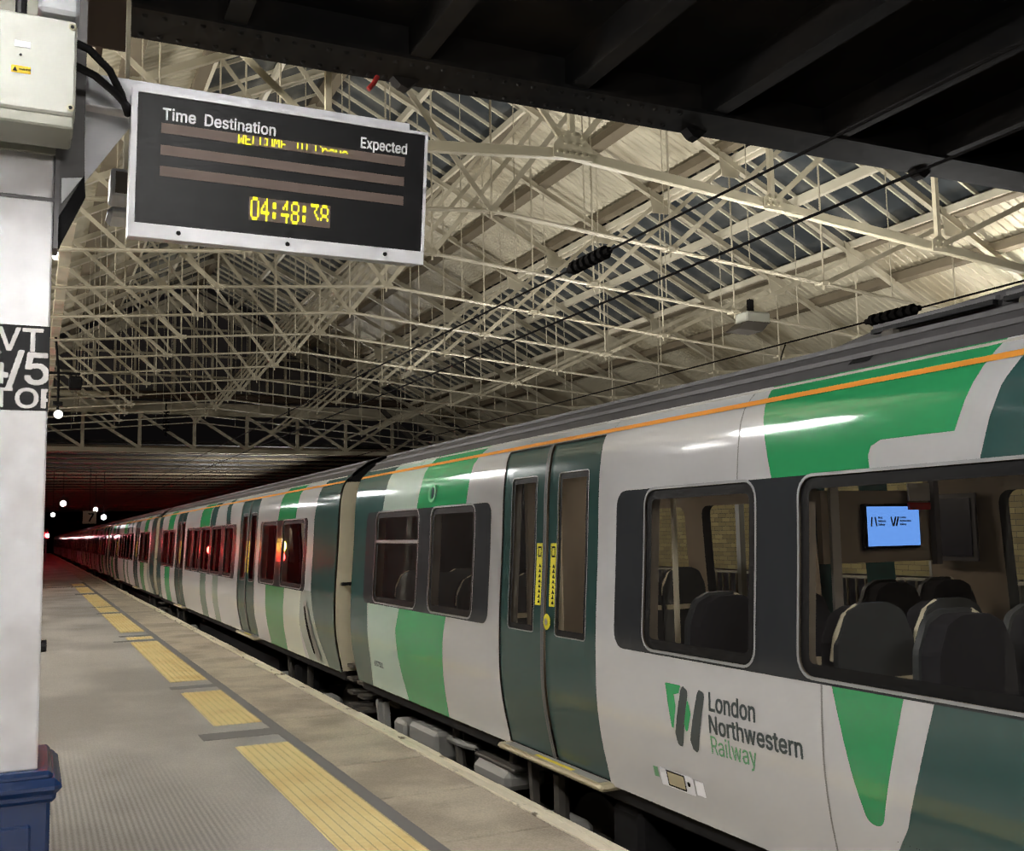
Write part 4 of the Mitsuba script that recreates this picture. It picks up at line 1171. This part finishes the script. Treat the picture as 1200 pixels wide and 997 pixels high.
for i, (yy, p) in enumerate(((7.7, 470), (14.0, 230), (20.0, 160), (27.0, 115), (36.0, 190))):
    unseen_flood(-3.6, yy, 5.0, .5, f'unseen floodlight left of the tracks, placed to light the roof, {names[i]} from the bridge', p)
for i, (yy, p) in enumerate(((9.6, 110), (13.5, 130), (18.5, 160), (25.0, 110))):
    unseen_flood(10.3, yy, 3.3, .12, f'unseen floodlight beyond the train, placed to light the roof, {names[i]} from the bridge', p)
unseen_flood(17.2, 14.0, 4.9, .3, 'unseen floodlight beyond the train, placed to brighten the low edge of the roof', 110)
unseen_flood(10.3, 51.0, 1.3, .2, 'unseen floodlight placed to light the low canopy joists, nearer one', 600)
unseen_flood(10.3, 64.0, 1.3, .2, 'unseen floodlight placed to light the low canopy joists, farther one', 500)


def bulb(x, y, z, lab, r=.12, power=30):
    t = thing('distant_lamp', lab, 'lamp', 'distant lamps')
    m = trimesh.creation.icosphere(1, r); m.apply_translation((x, y, z))
    scene[t + '__bulb'] = {**mikit.ply(m, 'm_black'), 'emitter': emitter(power, power, power * .97, .08)}
    obj('bracket', bar((x, y, z + r), (x, y, max(z + r + .6, 5.75 if y > 50 else 0)), .04), 'm_under', t)


bulb(1.326 * 1.3, 65, 3.77, 'bright white lamp far down the platform, highest of the far lamps', .17)
bulb(.923 * 1.3, 65, 3.13, 'white lamp far down the platform, leftmost of the far lamps', .12)
bulb(2.668 * 1.3, 65, 3.41, 'white lamp above the far train, left of the pair beside the number sign', .14)
bulb(3.014 * 1.3, 65, 2.96, 'white lamp just above the far train roof, lowest of the far lamps', .16)
bulb(0.36, 23.0, 7.5, 'white lamp high beside the column under the trusses', .085)
cc = thing('camera_dome', 'lit white lamp on a dark arm beside the column sign', 'lamp')
m = trimesh.creation.icosphere(2, .10); m.apply_translation((.515, 25, 4.42))
scene[cc + '__dome'] = {**mikit.ply(m, 'm_black'), 'emitter': emitter(1.4, 1.35, 1.2, .04)}
obj('arm', cat([cyl((.50, 25, 4.5), (.50, 25, 5.35), .03, 6), cyl((.50, 25, 5.35), (.42, 25, 6.17), .03, 6), cyl((.30, 25, 5.35), (.95, 25, 5.35), .03, 6), bx(.40, .6, 24.9, 25.1, 4.62, 4.70)]), 'm_under', cc)
obj('box', bx(.72, .98, 24.9, 25.2, 5.0, 5.28, .02), 'm_under', cc)
ps = thing('platform_sign', 'small pale sign with the number 7 far down the platform', 'sign')
X7, Z7 = 2.427 * 1.2, 1.6 + 1.051 * 1.2
obj('board', bx(X7 - .34, X7 + .34, 60, 60.06, Z7 - .34, Z7 + .34), 'm_cream', ps)
obj('numeral', face_text('7', .42, X7 - .13, 59.995, Z7 - .21, 1, True), 'm_black', ps)
obj('hanger', bx(X7 - .02, X7 + .02, 60, 60.04, Z7 + .34, 5.6), 'm_under', ps)


def signal(x, y, z, lab, red=(60, 1.5, 1.0), r=.10, amber=None):  # unseen red lamps, placed to redden the train and reflect in it
    t = thing('signal', lab, 'signal', 'unseen red lamps')
    obj('head', bx(x - .2, x + .2, y, y + .25, z - .3, z + .55, .03), 'm_black', t)
    obj('post', cyl((x, y + .15, 0), (x, y + .15, z - .3), .05, 8), 'm_under_grey', t)
    m = trimesh.creation.icosphere(1, r); m.apply_translation((x + .1, y - .05, z))
    scene[t + '__red_lens'] = {**mikit.ply(m, 'm_black'), 'emitter': emitter(*red, .3)}
    if amber:
        m = trimesh.creation.icosphere(1, r); m.apply_translation((x + .1, y - .05, z + .3))
        scene[t + '__amber_lens'] = {**mikit.ply(m, 'm_black'), 'emitter': emitter(*amber, .2)}


signal(-2.7, 38, 1.62, 'unseen red and amber lamp left of the platform, reflected in the train', (60, 1.2, 1.0), .15, (34, 20, 3))
signal(-2.9, 56, 1.75, 'second unseen red lamp left of the platform, reflected in the train', (60, 1.5, 1.2), .15)
for i, (sx, sy, L) in enumerate(((0.6, 72, 1200), (1.2, 90, 2000), (1.5, 110, 3000), (1.8, 133, 4500))):
    signal(sx, sy, 2.1, f'unseen red lamp far down the platform, tinting the carriages, {names[i]} of the far row', (L, L * .02, L * .03), .15)
